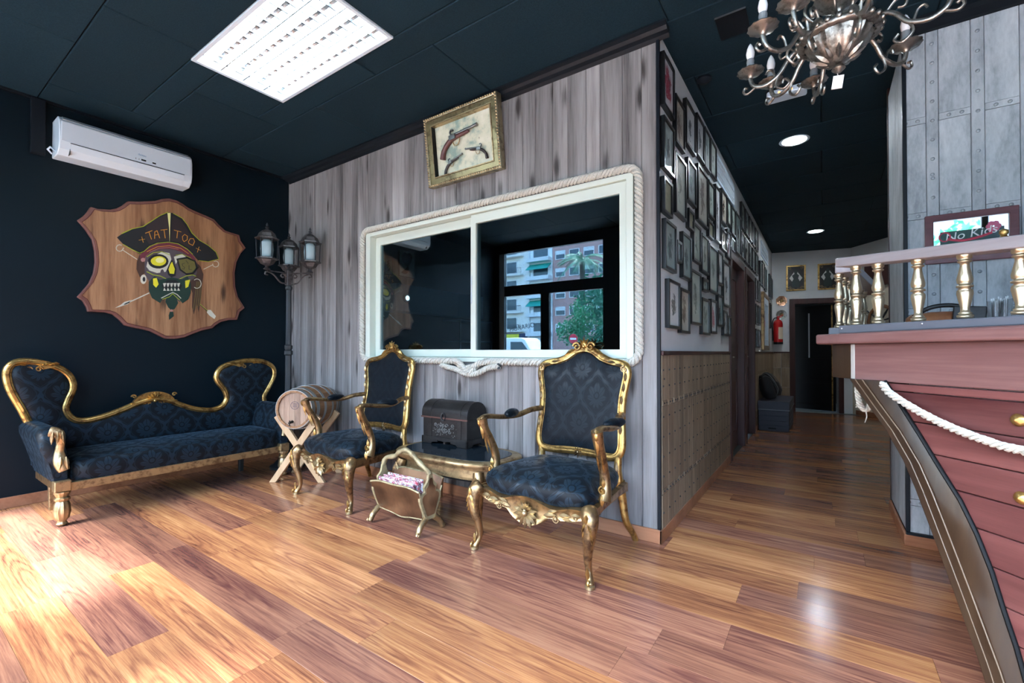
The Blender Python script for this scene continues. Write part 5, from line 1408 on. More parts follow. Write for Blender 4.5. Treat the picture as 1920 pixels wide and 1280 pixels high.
def chest():
    x0, x1, y0, y1 = -2.345, -1.925, 2.275, 2.485
    cx, cy = (x0 + x1) / 2, (y0 + y1) / 2; zb = TZ + .0032
    t = thing('domed_chest', 'dark domed treasure chest with latch and studs standing on the low table', 'chest', (cx, cy, zb))
    hx, hy = (x1 - x0) / 2, (y1 - y0) / 2
    MB().box(-hx + .008, hx - .008, -hy + .008, hy - .008, .045, .185).build('chest_body', m_chest, t, bevel=.004)
    pl_ = [(-hx, .05), (-hx, 0), (-hx + .09, 0), (-hx + .10, .012), (-hx + .15, .016), (-.06, .028), (0, .022), (.06, .028), (hx - .15, .016), (hx - .10, .012), (hx - .09, 0), (hx, 0), (hx, .05)]
    MB().prism(pl_, -hy, -hy + .012, lambda u, v, a: (u, a, v)).build('front_plinth', m_chest, t, bevel=.003)
    pl2 = [(-hy, .05), (-hy, 0), (-hy + .05, 0), (-hy + .07, .016), (hy - .07, .016), (hy - .05, 0), (hy, 0), (hy, .05)]
    for s_ in (-1, 1): MB().prism(pl2, s_ * hx, s_ * (hx - .012), lambda u, v, a: (a, u, v)).build('side_plinth', m_chest, t, bevel=.003)
    dome = [(-hy, .185), (-hy, .215)] + [(-hy * math.cos(a) , .215 + .085 * math.sin(a)) for a in (PI * k / 14 for k in range(1, 14))] + [(hy, .215), (hy, .185)]
    lid = MB().prism(dome, -hx, hx, lambda u, v, a: (a, u, v)).build('lid', m_chest, t, 40, bevel=.003)
    for xb in (-.135, .135):
        st = [(u * 1.012, .185 + (v - .185) * 1.02) for u, v in dome]
        MB().prism(st, xb - .017, xb + .017, lambda u, v, a: (a, u, v)).build('lid_strap', m_chest, lid, 40)
        MB().box(xb - .017, xb + .017, -hy + .005, -hy + .008, .05, .185).build('body_strap', m_chest, t)
    MB().box(-hx - .002, hx + .002, -hy - .004, -hy + .006, .180, .190).build('lid_moulding', M('dull_copper', (.12, .06, .05), .4, .5), t)
    MB().ring([(.022 * math.cos(a), .195 + .03 * math.sin(a)) for a in (2 * PI * k / 20 for k in range(20))], [(.006 + .015 * math.cos(a), .195 + .022 * math.sin(a)) for a in (2 * PI * k / 20 for k in range(20))], -hy - .010, -hy - .002, lambda u, v, a: (u, a, v)).build('latch', m_iron, t, bevel=.001)
    rnd = random.Random(3); c_ = MB()
    for k in range(110):
        u, v = rnd.gauss(-.01, .05), rnd.gauss(.115, .022)
        if abs(u) < .11 and .06 < v < .165: c_.ell((u, -hy + .006, v), (.004, .003, .004), 5, 3)
    for k in range(7): c_.scroll((-.08 + .026 * k, -hy + .005, .115 + .02 * (-1) ** k), (1, 0, 0), (0, -1, 0), .014, .0028, 1.2, (-1) ** k, 5)
    tag(c_.build('embossed_ornament', M('worn_pewter', (.16, .16, .155), .4, .5), t, 60), None, None, None, 'stuff')
chest()

def rack():
    X0, X1 = -2.30, -1.885
    O = Vector(((X0 + X1) / 2, 1.898, 0))
    t = thing('magazine_rack', 'walnut magazine rack with cream edges and arched handle before the low table', 'magazine rack', O)
    hx = (X1 - X0) / 2
    m_edge = gold('cream_gilt_edge', (.42, .35, .20), (.22, .16, .08), .42, 30, .3)
    # flared front and back boards
    for s_, nm in ((-1, 'front_board'), (1, 'back_board')):
        bt = cat2([(-hx + .02, .085), (-.08, .075), (0, .062), (.08, .075), (hx - .02, .085)], 3)
        tp = cat2([(hx + .005, .255), (.12, .272), (0, .268), (-.12, .272), (-hx - .005, .255)], 3)
        if s_ > 0: tp = [(x, z + .04) for x, z in tp]
        fn = (lambda s_: lambda u, v, a: (u, s_ * (.035 + (v - .08) * .32) + a, v))(s_)
        MB().prism(bt + tp, -.006, .006, fn).build(nm, m_walnut, t)
        e = MB()
        for L in (bt, tp): e.tube([fn(u, v, -.002) for u, v in L], .006, 6, up=(0, 1, 0))
        e.tube([fn(-hx + .02, .085, 0), fn(-hx - .005, .255, 0)], .005, 6, up=(0, 1, 0)); e.tube([fn(hx - .02, .085, 0), fn(hx + .005, .255, 0)], .005, 6, up=(0, 1, 0))
        e.build('board_edging', m_edge, t, 60)
    for s_ in (-1, 1):
        sh = cat2([(-.035, .08), (-.085, .20), (-.07, .235), (-.045, .245), (-.05, .275), (-.025, .30), (-.012, .345), (.012, .345), (.025, .30), (.05, .275), (.045, .245), (.07, .235), (.085, .20), (.035, .08)], 4)
        ep = MB().prism(sh, s_ * (hx - .012), s_ * (hx + .004), lambda u, v, a: (a, u, v)).build('end_panel', m_edge, t, bevel=.002)
        ins = [(u * .78, .20 + (v - .20) * .80) for u, v in sh]
        MB().prism(ins, s_ * (hx + .003), s_ * (hx + .0065), lambda u, v, a: (a, u, v)).build('end_inlay', m_walnut, ep)
        lg = cat([(s_ * (hx - .004), -.03, .09), (s_ * (hx - .002), -.075, .055), (s_ * hx, -.09, .03), (s_ * hx, -.10, .012)], 4)
        for q in (-1, 1):
            MB().tube([(p.x, p.y * -q, p.z) for p in lg], [.018] * 8 + [.017, .016, .016, .015, .014][:len(lg) - 8], 8, up=(1, 0, 0)).scroll((s_ * (hx + .008), q * .10, .018), (0, q, 0), (s_, 0, 0), .014, .007, 1.1, s_ * q).build('leg', m_gold_pale, t, 60)
    hd = cat([(-hx, 0, .335), (-hx + .03, 0, .385), (-.10, 0, .405), (-.05, 0, .44), (0, 0, .455), (.05, 0, .44), (.10, 0, .405), (hx - .03, 0, .36), (hx, 0, .335)], 5)
    MB().tube(hd, [.013 + .004 * math.sin(i * .55) ** 2 for i in range(len(hd))], 8, up=(0, 1, 0)).build('handle', m_edge, t, 60)
    B(-hx + .012, hx - .012, -.03, .03, .075, .085).build('bottom_board', m_walnut, t)
    cols = [((.75, .74, .72), 'white magazine leaning front in the magazine rack'), ((.50, .06, .10), 'red and pink magazine in the middle of the magazine rack'), ((.70, .72, .68), 'pale grey magazine behind the red one in the rack')]
    for k, (c_, lb) in enumerate(cols):
        m, nt, b = mk('magazine_cover_%d' % k)
        v = coords(nt)
        nt.links.new(ramp(nt, noise(nt, scaled(nt, v, (1, 1, 2.5)), 26, 3), [(.40, c_), (.47, (.78, .77, .76)), (.53, (.55, .07, .14)), (.58, (.05, .05, .09)), (.63, (.8, .8, .79))]), b.inputs['Base Color'])
        setb(b, Roughness=.35)
        mg = MB().box(-.15, .15, -.006, .006, .0, .205, Matrix.Rotation(R(14 - 4 * k), 4, 'X')).build('magazine', m, None, bevel=.001)
        mg.location = (O.x - .01 + .006 * k, 1.878 + .017 * k, .088 + .004 * k)
        tag(mg, lb, 'magazine', 'magazines in the rack')
rack()
# ------------------------------------------------------------------ the bar counter shaped like a ship's bow
PB = Vector((.09, 2.084, 0)); DB = Vector((.6748, -.7380, 0)); NB = Vector((-.738, -.6748, 0)); SB = Vector((.1622, .9868, 0)); NS = Vector((-.9868, .1622, 0))
def bar():
    t = thing('ship_bar_counter', 'red-stained wooden bar counter built like a ship\'s bow with gold balusters', 'bar counter', PB)
    L = 1.55
    def fp(s_, z, d=0): return DB * s_ + NB * d + Vector((0, 0, z))            # local: along the front
    P2 = Vector((.031, 2.203, 0)) - PB
    LS = (YR - .02 - (P2.y + PB.y)) / SB.y
    def sp_(s_, z, d=0): return P2 + SB * s_ + NS * d + Vector((0, 0, z))      # along the corridor side
    def slab(poly, z0, z1): return MB().prism([(p.x, p.y) for p in poly], z0, z1, lambda u, v, a: (u, v, a))
    AB = math.atan2(DB.y, DB.x); AS = math.atan2(SB.y, SB.x)
    def aligned(mb, ang, *a, **k):          # built so that the timber's grain runs along the member
        o = mb.xf(Matrix.Rotation(-ang, 4, 'Z')).build(*a, **k); o.rotation_euler = (0, 0, ang); return o
    inner = [fp(L, 0), Vector((1.9, fp(L, 0).y, 0)), Vector((1.9, YR - .025 - PB.y, 0)), sp_(LS, 0)]
    tip = [fp(-.03, 0, .03), fp(-.075, 0, .022), P2 + Vector((-.052, -.03, 0)), P2 + Vector((-.05, .02, 0)), sp_(.06, 0, .04)]
    cap = aligned(slab([fp(L, 0, .03)] + tip + [sp_(LS, 0, .04)] + inner[2:3] + inner[1:2], 1.081, 1.12), AB, 'deck_cap', m_cap, t, bevel=.008, seg=3)
    # apron with blunt nose
    ap = MB().prism([(0, 0), (L, 0), (L, -.05), (.03, -.05)], .948, 1.081, lambda u, v, a: fp(u, a, v))
    aligned(ap, AB, 'front_apron', m_cap, t, bevel=.004)
    no = slab([fp(.0, 0), P2, P2 + SB * .02 - NS * .05, fp(.04, 0, -.05)], .951, 1.081).build('nose_block', m_stem, t, bevel=.004)
    MB().prism([(-.004, .952), (.012, .952), (.012, 1.08), (-.004, 1.08)], -.01, .0025, lambda u, v, a: fp(u, v, a)).build('corner_bead', M('pale_corner_bead', (.36, .34, .31), .4), t, bevel=.002)
    aligned(MB().prism([(0.005, 0), (LS, 0), (LS, -.05), (.005, -.05)], .951, 1.081, lambda u, v, a: sp_(u, a, v)), AS, 'side_apron', m_cap, t, bevel=.004)
    # curved stem post
    zs = [.952, .87, .79, .70, .62, .54, .45, .36, .28, .20, .10, 0.0]
    mid = [(.945, .058), (.852, .142), (.745, .232), (.612, .294), (.488, .344), (.373, .39), (.276, .427), (.185, .462), (.08, .495), (0, .515)]
    rgt = [(.95, .127), (.875, .182), (.789, .241), (.695, .302), (.636, .345), (.546, .391), (.451, .428), (.351, .457), (.281, .48), (.222, .495), (.1, .525), (0, .545)]
    def ip(T, z):
        for (a, b_), (c_, d) in zip(T, T[1:]):
            if a >= z >= c_: return b_ + (d - b_) * (a - z) / (a - c_)
        return T[0][1] if z > T[0][0] else T[-1][1]
    Lf = Vector((-.036, .034, 0))
    rings = []
    for z in zs:
        m_ = fp(ip(mid, z), z, .016); r_ = fp(ip(rgt, z), z, .006); l_ = m_ + Lf
        rings.append([r_, m_ + (r_ - m_) * .12 + NB * .004, m_, l_, l_ + SB * .05, fp(ip(rgt, z) + .02, z, -.06)])
    MB().loft(rings).build('stem_post', m_stem, t, 50, bevel=.004)
    MB().tube([fp(ip(rgt, z) + .004, z, .006) for z in zs], .006, 6, up=(0, 0, 1)).build('stem_groove', m_dark, t, 60)
    glint = M('stem_highlight', (.15, .105, .065), .35)  # pale colour for two thin lines drawn as the stem's bright highlights
    MB().tube([fp(ip(mid, z), z, .0175) for z in zs], .0022, 6, up=(1, 0, 0)).build('stem_arris_glint', glint, t, 60)
    MB().tube([fp(ip(mid, z), z, .0165) + Lf * .55 for z in zs], .0016, 6, up=(1, 0, 0)).build('stem_side_glint', glint, t, 60)
    # hull planks, front and corridor side
    pz = [.946, .920, .827, .736, .645, .554, .462, .368, .281, .19, .10, .0]
    for z1, z0 in zip(pz, pz[1:]):
        a = [ip(rgt, z1 - .001), ip(rgt, (z0 + z1) / 2), ip(rgt, z0 + .001)]
        poly = [(a[0], z1 - .0015), (L, z1 - .0015), (L, z0 + .0015), (a[2], z0 + .0015), (a[1], (z0 + z1) / 2)]
        o = MB().prism(poly, -.022, 0, lambda u, v, d: fp(u, v, d)).xf(Matrix.Rotation(-math.atan2(DB.y, DB.x), 4, 'Z')).build('hull_plank', m_hull, t, bevel=.0025)
        o.rotation_euler = (0, 0, math.atan2(DB.y, DB.x))
        m0, m1 = fp(ip(mid, z1), z1, .016) + Lf, fp(ip(mid, z0), z0, .016) + Lf
        e1, e0 = sp_(LS, z1, -.10 - .26 * (1 - z1)), sp_(LS, z0, -.10 - .26 * (1 - z0))
        q = Vector((.022, .0, 0))
        MB().add([m0 + SB * .03 - Vector((0, 0, .0015)), m1 + SB * .03 + Vector((0, 0, .0015)), e0 + Vector((0, 0, .0015)), e1 - Vector((0, 0, .0015))] + [p + q for p in (m0 + SB * .03 - Vector((0, 0, .0015)), m1 + SB * .03 + Vector((0, 0, .0015)), e0 + Vector((0, 0, .0015)), e1 - Vector((0, 0, .0015)))],
                 [(0, 1, 2, 3), (4, 5, 6, 7), (0, 1, 5, 4), (1, 2, 6, 5), (2, 3, 7, 6), (3, 0, 4, 7)]).build('hull_plank', m_hull, t)
    for s_, z in ((.492, .873), (.497, .672)):
        MB().lathe([(.014, 0), (.017, .004), (.012, .012), (0, .016)], 14, Matrix.Translation(fp(s_, z, .0)) @ NB.to_track_quat('Z', 'Y').to_matrix().to_4x4()).build('brass_stud', m_gold, t, 60)
    # sill, balusters, hand rail
    zr = lambda s_: 1.368 - .095 * s_
    def bar_along(f, s0, s1, z0, z1, w0, w1, mat, nm):
        vs = [f(s_, z(s_), w_) for s_ in (s0, s1) for z in (z0, z1) for w_ in (w0, w1)]
        return aligned(MB().add(vs, [(0, 1, 3, 2), (4, 5, 7, 6), (0, 1, 5, 4), (2, 3, 7, 6), (0, 2, 6, 4), (1, 3, 7, 5)]), AB if f is fp else AS, nm, mat, t, bevel=.004)
    bar_along(fp, -.045, L, lambda s_: 1.12, lambda s_: 1.150 - .01 * s_, -.055, .012, m_sill, 'front_sill')
    bar_along(sp_, .06, LS, lambda s_: 1.12, lambda s_: 1.150, -.045, .02, m_sill, 'side_sill')
    bar_along(fp, -.055, L, zr, lambda s_: zr(s_) + .034, -.065, .016, m_rail, 'front_hand_rail')
    bar_along(sp_, .055, LS, lambda s_: zr(-.03), lambda s_: zr(-.03) + .034, -.075, -.004, m_rail, 'side_hand_rail')
    for s_ in (.03, .32): MB().ell(tuple(fp(s_ - .06, 1.139, .0125)), .003).build('nail_head', m_silver, t)
    prof = [(.017, 0), (.019, .02), (.019, .05), (.013, .06), (.016, .075), (.011, .10), (.0105, .16), (.015, .28), (.0185, .38), (.018, .43), (.012, .475), (.019, .49), (.019, .515), (.012, .53), (.017, .56), (.0185, .61), (.015, .70), (.0105, .82), (.0105, .87), (.016, .885), (.016, .91), (.011, .92), (.017, .945), (.018, 1.0)]
    bmesh_ = MB().lathe(prof, 18).build('baluster', m_baluster, t, 50)
    spots = [(fp(.0, 0, -.02), zr(0) - 1.1495)] + [(fp(s_, 0, -.02), zr(s_) - 1.1495) for s_ in [.086, .222, .355, .485] + [.615 + .13 * k for k in range(7)]] + \
            [(sp_(.10 + .125 * k, 0, -.012), zr(-.03) - 1.1495) for k in range(7)]
    for k, (p, h) in enumerate(spots):
        o = bmesh_ if k == 0 else inst(bmesh_, 'baluster', t)
        o.location = (p.x, p.y, 1.1495); o.scale = (1, 1, h)
    kb = MB().lathe([(.006, 0), (.010, .003), (.006, .008), (.010, .014), (.009, .022), (0, .027)], 12, Matrix.Translation(fp(.45, zr(.45) + .034, -.02))).build('rail_knob', m_gold, t, 60)
    # ropes
    r = thing('hull_rope', 'loose white rope sagging across the red hull planks of the bar', 'rope', PB)
    pts = cat([fp(.135, .944, .02), fp(.17, .915, .03), fp(.25, .872, .03), (fp(.34, .836, .03)), fp(.43, .812, .03), fp(.52, .80, .03), fp(.75, .805, .03), fp(1.05, .86, .03), fp(1.25, .93, .02)], 14)
    twisted(resample(pts, .006), .012, .05, n=5).build('sagging_rope', m_rope, r, 60)
    h = thing('rope_tassel', 'frayed white rope loop hanging under the nose of the bar', 'rope', (.125, 2.235, .95))
    lp = cat([(0, 0, 0), (-.012, -.004, -.04), (-.006, -.006, -.10), (.012, 0, -.125), (.028, .004, -.10), (.03, .004, -.05), (.02, .0, 0)], 8)
    twisted(resample(lp, .005), .011, .04, n=5).build('rope_loop', m_rope, h, 60)
    fz = MB(); rnd = random.Random(5)
    for k in range(40):
        a = rnd.uniform(-1, 1); p = Vector((.010 + a * .02, 0, -.118 + abs(a) * .02))
        fz.tube([p, p + Vector((a * .012, rnd.uniform(-.008, .008), -rnd.uniform(.008, .022)))], [.0008, .0003], 3)
    fz.tube(cat([(.012, 0, -.125), (.016, 0, -.15), (.010, 0, -.175)], 4), [.003, .0028, .0025, .002, .002, .002, .0015, .0012, .001], 5)
    tag(fz.build('frayed_fibres', m_rope, h), None, None, None, 'stuff')
bar()

# ------------------------------------------------------------------ mirror with lettering, bag, glasses
def sign_mirror():
    X0, X1, Z0, Z1 = .456, .802, 1.517, 1.775
    t = thing('pub_mirror', 'wide dark red framed mirror lettered No Kids on the riveted wall', 'mirror', ((X0 + X1) / 2, YR, Z0))
    a, h = (X1 - X0) / 2, Z1 - Z0
    fn = lambda u, v, d: (u, -d, v)
    MB().ring(rect(-a, a, 0, h), rect(-a + .034, a - .034, .034, h - .034), .002, .022, fn).build('frame', wood('mahogany_frame', [(.07, .015, .02), (.14, .035, .04), (.19, .06, .065)], axis=0, sc=12, rough=.35, var=0), t, bevel=.003)
    B(-a + .03, a - .03, -.010, -.004, .03, h - .03).build('mirror_glass', m_mirror, t)
    B(-a + .06, a - .05, -.0112, -.0104, .085, .165).build('black_banner', m_gloss_black, t)
    red, wh = M('sign_red', (.55, .02, .06), .4), M('sign_white', (.82, .80, .80), .4)
    text('lettering', 'No Kids', .058, wh, t, (.0, -.0118, .142), (R(90), R(-7), 0), .0004, .25)
    MB().tube(cat([(-.085, -.012, .125), (-.03, -.012, .112), (.03, -.012, .12), (.08, -.012, .138)], 5), [.006] * 16, 6, up=(0, 1, 0), sy=.12).build('red_swash', red, t)
    MB().ring([(-.095 + .024 * math.cos(q), .138 + .026 * math.sin(q)) for q in (2 * PI * k / 20 for k in range(20))], [(-.095 + .018 * math.cos(q), .138 + .020 * math.sin(q)) for q in (2 * PI * k / 20 for k in range(20))], .0104, .0125, fn).build('red_ring', red, t)
    pk = MB()
    for k in range(6):
        q = 2 * PI * k / 6; pk.ell((.085 + .016 * math.cos(q), -.0112, .168 + .016 * math.sin(q)), (.013, .001, .013), 10, 4)
    pk.build('pink_flower', M('sign_pink', (.62, .12, .22), .4), t)
sign_mirror()

def bag():
    t = thing('leather_bag', 'brown leather bag with black handle lying on the bar behind balusters', 'bag', (.47, 2.93, 1.12))
    brown = wood('tan_leather', [(.16, .05, .02), (.30, .11, .045), (.38, .16, .07)], axis=0, sc=14, stretch=.8, rough=.4, var=0)
    rings = []
    for x, s_ in ((-.13, .55), (-.11, .85), (-.04, 1), (.05, 1), (.10, .9), (.125, .6)):
        rings.append([(x, .055 * s_ * math.cos(a), .062 + .062 * s_ * math.sin(a)) for a in (2 * PI * k / 14 for k in range(14))])
    MB().loft(rings).build('bag_body', brown, t, 60)
    MB().tube(cat([(-.115, -.02, .09), (-.06, -.035, .135), (.0, -.03, .15), (.06, -.03, .14), (.10, -.02, .10)], 6), .010, 8, up=(0, 1, 0), sy=.5).build('handle', m_chest, t, 60)
    MB().box(.02, .13, -.064, -.052, .05, .145, Matrix.Rotation(R(4), 4, 'Y')).build('flap', m_chest, t, bevel=.004)
bag()
for k, (x, y, h, lb) in enumerate(((.655, 2.96, .165, 'left one of the clear tumblers standing on the bar'), (.69, 2.99, .175, 'right one of the clear tumblers standing on the bar'))):
    g = thing('glass_tumbler', lb, 'glass', (x, y, 1.12), 0, 'clear glasses on the bar')
    MB().lathe([(.016, .001), (.020, .003), (.027, h * .9), (.028, h), (.026, h), (.018, .012), (.0, .01)], 18, flute=.03, nf=9, cap=False).build('glass', m_glassy, g, 50)
    for q in range(3):
        a = 2 * PI * q / 3 + k
        MB().tube([(.004 * math.cos(a), .004 * math.sin(a), .014), (.018 * math.cos(a), .018 * math.sin(a), h + .012)], .0025, 6).build('straw', M('clear_straw_%d%d' % (k, q), (.8, .84, .86), .3), g)
# ------------------------------------------------------------------ framed flash sheets on the corridor wall
m_frame = M('black_picture_frame', (.006, .007, .008), .3)
m_paper = M('warm_white_mount', (.70, .70, .66), .6)
def art(name, c_bg, c_ink, c_acc, lo=.46, acc=.6):
    """a printed tattoo sheet behind glass: an inked figure on a plain or reflection-tinted ground"""
    m, nt, b = mk(name)
    v = coords(nt); tc = nt.nodes.new('ShaderNodeTexCoord')
    gx, gy, gz = sep(nt, tc.outputs['Generated'])
    body = 1 - (((gy - .5) * 2.4) * ((gy - .5) * 2.4) + ((gz - .5) * 1.9) * ((gz - .5) * 1.9)).sqrt()
    n1 = noise(nt, v, 14, 5, .62, 1.2); n2 = noise(nt, v, 5, 2)
    f = (n1 * .75 + body * .35)
    ink = f.step(lo, lo + .10)
    col = mix(nt, ink, c_bg, c_ink)
    col = mix(nt, (n2.step(acc, acc + .06)) * ink, col, c_acc)
    col = mix(nt, noise(nt, v, 60, 3).step(.5, .7) * .35 * ink, col, c_bg)
    nt.links.new(col, b.inputs['Base Color'])
    setb(b, Roughness=.55, Coat_Weight=1.0, Coat_Roughness=.03)
    return m
ARTS = [art('sheet_red', (.74, .74, .76), (.10, .03, .05), (.42, .03, .07), .44, .45), art('sheet_reflect_teal', (.34, .44, .43), (.07, .11, .12), (.16, .28, .25), .52), art('sheet_pale', (.78, .79, .80), (.08, .09, .11), (.25, .26, .30), .54),
        art('sheet_sepia', (.62, .57, .47), (.15, .10, .07), (.28, .10, .07), .48), art('sheet_reflect_green', (.52, .60, .53), (.14, .19, .16), (.30, .40, .30), .55), art('sheet_khaki', (.36, .35, .22), (.28, .27, .17), (.22, .2, .12), .6)]  # teal and green sheets have the glass's greenish reflection put into their colour
WORD = ['red and purple', 'dark teal', 'black on white', 'sepia', 'grey green', 'plain khaki']
def frame(y0, y1, z0, z1, k, label, name='picture_frame', cat_='picture frame', group='black frames along the corridor wall', fm=None, th=.026):
    cy = (y0 + y1) / 2
    t = thing(name, label, cat_, (XC, cy, z0), 0, group)
    a, h = (y1 - y0) / 2, z1 - z0
    fn = lambda u, v, d: (d, u, v); w_ = .016
    MB().ring(rect(-a, a, 0, h), rect(-a + w_, a - w_, w_, h - w_), 0.001, th, fn).build('frame', fm or m_frame, t)
    B(.004, th - .010, -a + w_ - .001, a - w_ + .001, w_ - .001, h - w_ + .001).build('print', ARTS[k], t)
    return t
FR = [
 # y0, y1, z0, z1, art, place
 (2.53, 2.75, 2.43, 2.73, 0, 'top row, first from the black corner trim'), (2.78, 3.0, 2.32, 2.61, 3, 'top row, second from the black corner trim'), (3.03, 3.30, 2.41, 2.70, 2, 'top row, third from the black corner trim'),
 (3.34, 3.58, 2.45, 2.74, 2, 'top row, fourth from the corner trim'), (3.60, 3.81, 2.45, 2.75, 1, 'top row, fifth from the corner trim'), (3.83, 4.05, 2.47, 2.75, 4, 'top row, last before the large vent'),
 (2.53, 2.75, 2.08, 2.37, 1, 'second row, first from the corner trim'), (2.775, 3.03, 1.89, 2.26, 4, 'second row, tall one second from the corner trim'), (3.07, 3.31, 2.05, 2.33, 1, 'second row, third from the corner trim'),
 (3.36, 3.70, 1.99, 2.39, 3, 'second row, widest one under the top row'), (3.73, 3.96, 2.12, 2.39, 4, 'second row, fifth from the corner trim'), (4.00, 4.22, 1.98, 2.44, 2, 'second row, tallest narrow one under the vent'),
 (4.28, 4.54, 2.20, 2.49, 3, 'right below the near half of the large vent'), (4.57, 4.78, 2.25, 2.48, 4, 'right below the middle of the large vent'), (4.81, 5.04, 2.21, 2.48, 4, 'right below the far end of the large vent'), (5.07, 5.41, 2.08, 2.49, 1, 'large one above the first door'),
 (2.53, 2.70, 1.83, 2.03, 5, 'small one third row beside the corner trim'), (3.09, 3.25, 1.87, 2.0, 5, 'small landscape one in the third row'), (3.73, 3.92, 1.95, 2.08, 5, 'small one under the fifth second-row frame'),
 (4.27, 4.51, 1.96, 2.14, 3, 'landscape one left of the first door head'), (4.54, 4.75, 1.93, 2.19, 0, 'reddish one touching the first door head'), (4.80, 5.0, 2.045, 2.17, 4, 'small one just over the first door'),
 (2.55, 2.78, 1.52, 1.80, 1, 'fourth row, first from the corner trim'), (2.80, 2.91, 1.60, 1.73, 1, 'tiny one in the fourth row'), (2.93, 3.16, 1.52, 1.81, 1, 'fourth row, right after the tiny one'),
 (3.22, 3.45, 1.68, 1.94, 4, 'fourth row, fourth from the corner trim'), (3.48, 3.72, 1.64, 1.92, 4, 'fourth row, fifth from the corner trim'), (3.75, 4.08, 1.53, 1.90, 4, 'fourth row, large one'), (4.11, 4.32, 1.63, 1.91, 2, 'fourth row, second from the first door'), (4.35, 4.70, 1.47, 1.87, 2, 'fourth row, large one beside the first door'),
 (2.61, 2.86, 1.19, 1.47, 2, 'bottom row, first from the corner trim'), (2.88, 3.11, 1.17, 1.45, 3, 'bottom row, second from the corner trim'), (3.15, 3.45, 1.24, 1.61, 4, 'bottom row, large third one'), (3.51, 3.70, 1.505, 1.60, 1, 'tiny landscape one over the bottom row'),
 (3.48, 3.75, 1.18, 1.45, 1, 'bottom row, fourth from the corner trim'), (3.80, 4.03, 1.20, 1.47, 0, 'bottom row, fifth from the corner trim'), (4.09, 4.31, 1.27, 1.54, 1, 'bottom row, sixth, hung slightly higher'), (4.34, 4.54, 1.20, 1.42, 2, 'bottom row, second from the first door'), (4.56, 4.73, 1.20, 1.39, 1, 'bottom row, last beside the first door'),
]
for y0, y1, z0, z1, k, pl_ in FR: frame(y0, y1, z0, z1, k, 'black framed %s print, %s' % (WORD[k], pl_))
rnd = random.Random(11)
cols = [(5.45, 5.72), (5.76, 6.06), (6.10, 6.34), (6.40, 6.66), (6.72, 7.0)]
ordn = ['first', 'second', 'third', 'fourth', 'fifth']
for i, (a, b_) in enumerate(cols):
    frame(a, b_, 2.09, 2.37, (1, 4, 1, 4, 1)[i], 'black framed print in the lower row over the doors, %s from the left' % ordn[i])
    frame(a + .02, b_ + .01, 2.42, 2.70, (4, 1, 4, 1, 2)[i], 'black framed print in the upper row over the doors, %s from the left' % ordn[i])
for i, (a, b_) in enumerate(((6.70, 6.92), (6.97, 7.2))):
    for j, (z0, z1) in enumerate(((1.74, 2.03), (1.42, 1.69), (1.11, 1.36))):
        frame(a, b_, z0, z1, (2, 4, 1)[(i + j) % 3], 'black framed print after the second door, %s column, %s' % (('near', 'far')[i], ('top', 'middle', 'lowest')[j]))
for i, (a, b_, z0, z1) in enumerate(((7.24, 7.50, 2.02, 2.35), (7.56, 7.84, 2.02, 2.40), (7.9, 8.15, 2.0, 2.36), (8.62, 8.86, 1.95, 2.36), (8.92, 9.16, 1.98, 2.33), (8.72, 8.92, 1.45, 1.88))):
    frame(a, b_, z0, z1, (4, 3, 1, 1, 4, 1)[i], 'black framed print by the gilt mirror, %s' % ('just before the second vent', 'second before the vent end', 'right over the mirror', 'nearest past the mirror, high', 'last before the room corner', 'past the mirror at mid height')[i])

def vent(y0, y1, z0, z1, label):
    t = thing('air_vent', label, 'vent', (XC, (y0 + y1) / 2, z0), 0, 'wall vents in the corridor')
    a, h = (y1 - y0) / 2, z1 - z0
    fn = lambda u, v, d: (d, u, v)
    MB().ring(rect(-a, a, 0, h), rect(-a + .025, a - .025, .025, h - .025), 0.001, .014, fn).build('frame', m_plastic, t, bevel=.003)
    B(.001, .003, -a + .02, a - .02, .02, h - .02).build('backing', m_dark, t)
    n = 26
    for k in range(1, n):
        u = -a + .025 + (2 * a - .05) * k / n
        B(.003, .012, u - .0035, u + .0035, .025, h - .025).build('louvre', m_plastic2, t)
    for q in (.33, .67): B(.004, .013, -a + .025, a - .025, h * q - .003, h * q + .003).build('cross_bar', m_plastic2, t)
vent(4.10, 5.05, 2.52, 2.745, 'long white slotted air vent near the middle of corridor wall')
vent(7.50, 8.5, 2.47, 2.69, 'long white slotted air vent at the far end of corridor wall')

# gilt-framed white window-like mirror
t = thing('gilt_mirror', 'narrow mirror in white and gilt frame beside the fire extinguisher', 'mirror', (XC, 7.93, 1.08))
fn = lambda u, v, d: (d, u, v)
MB().ring(rect(-.42, .42, 0, .86), rect(-.35, .35, .07, .79), .001, .04, fn).build('gilt_frame', m_gold_dark, t, bevel=.006)
MB().ring(rect(-.35, .35, .07, .79), rect(-.26, .26, .16, .70), .001, .034, fn).build('white_frame', m_plastic, t, bevel=.003)
B(.004, .012, -.262, .262, .158, .702).build('mirror_pane', m_mirror, t)

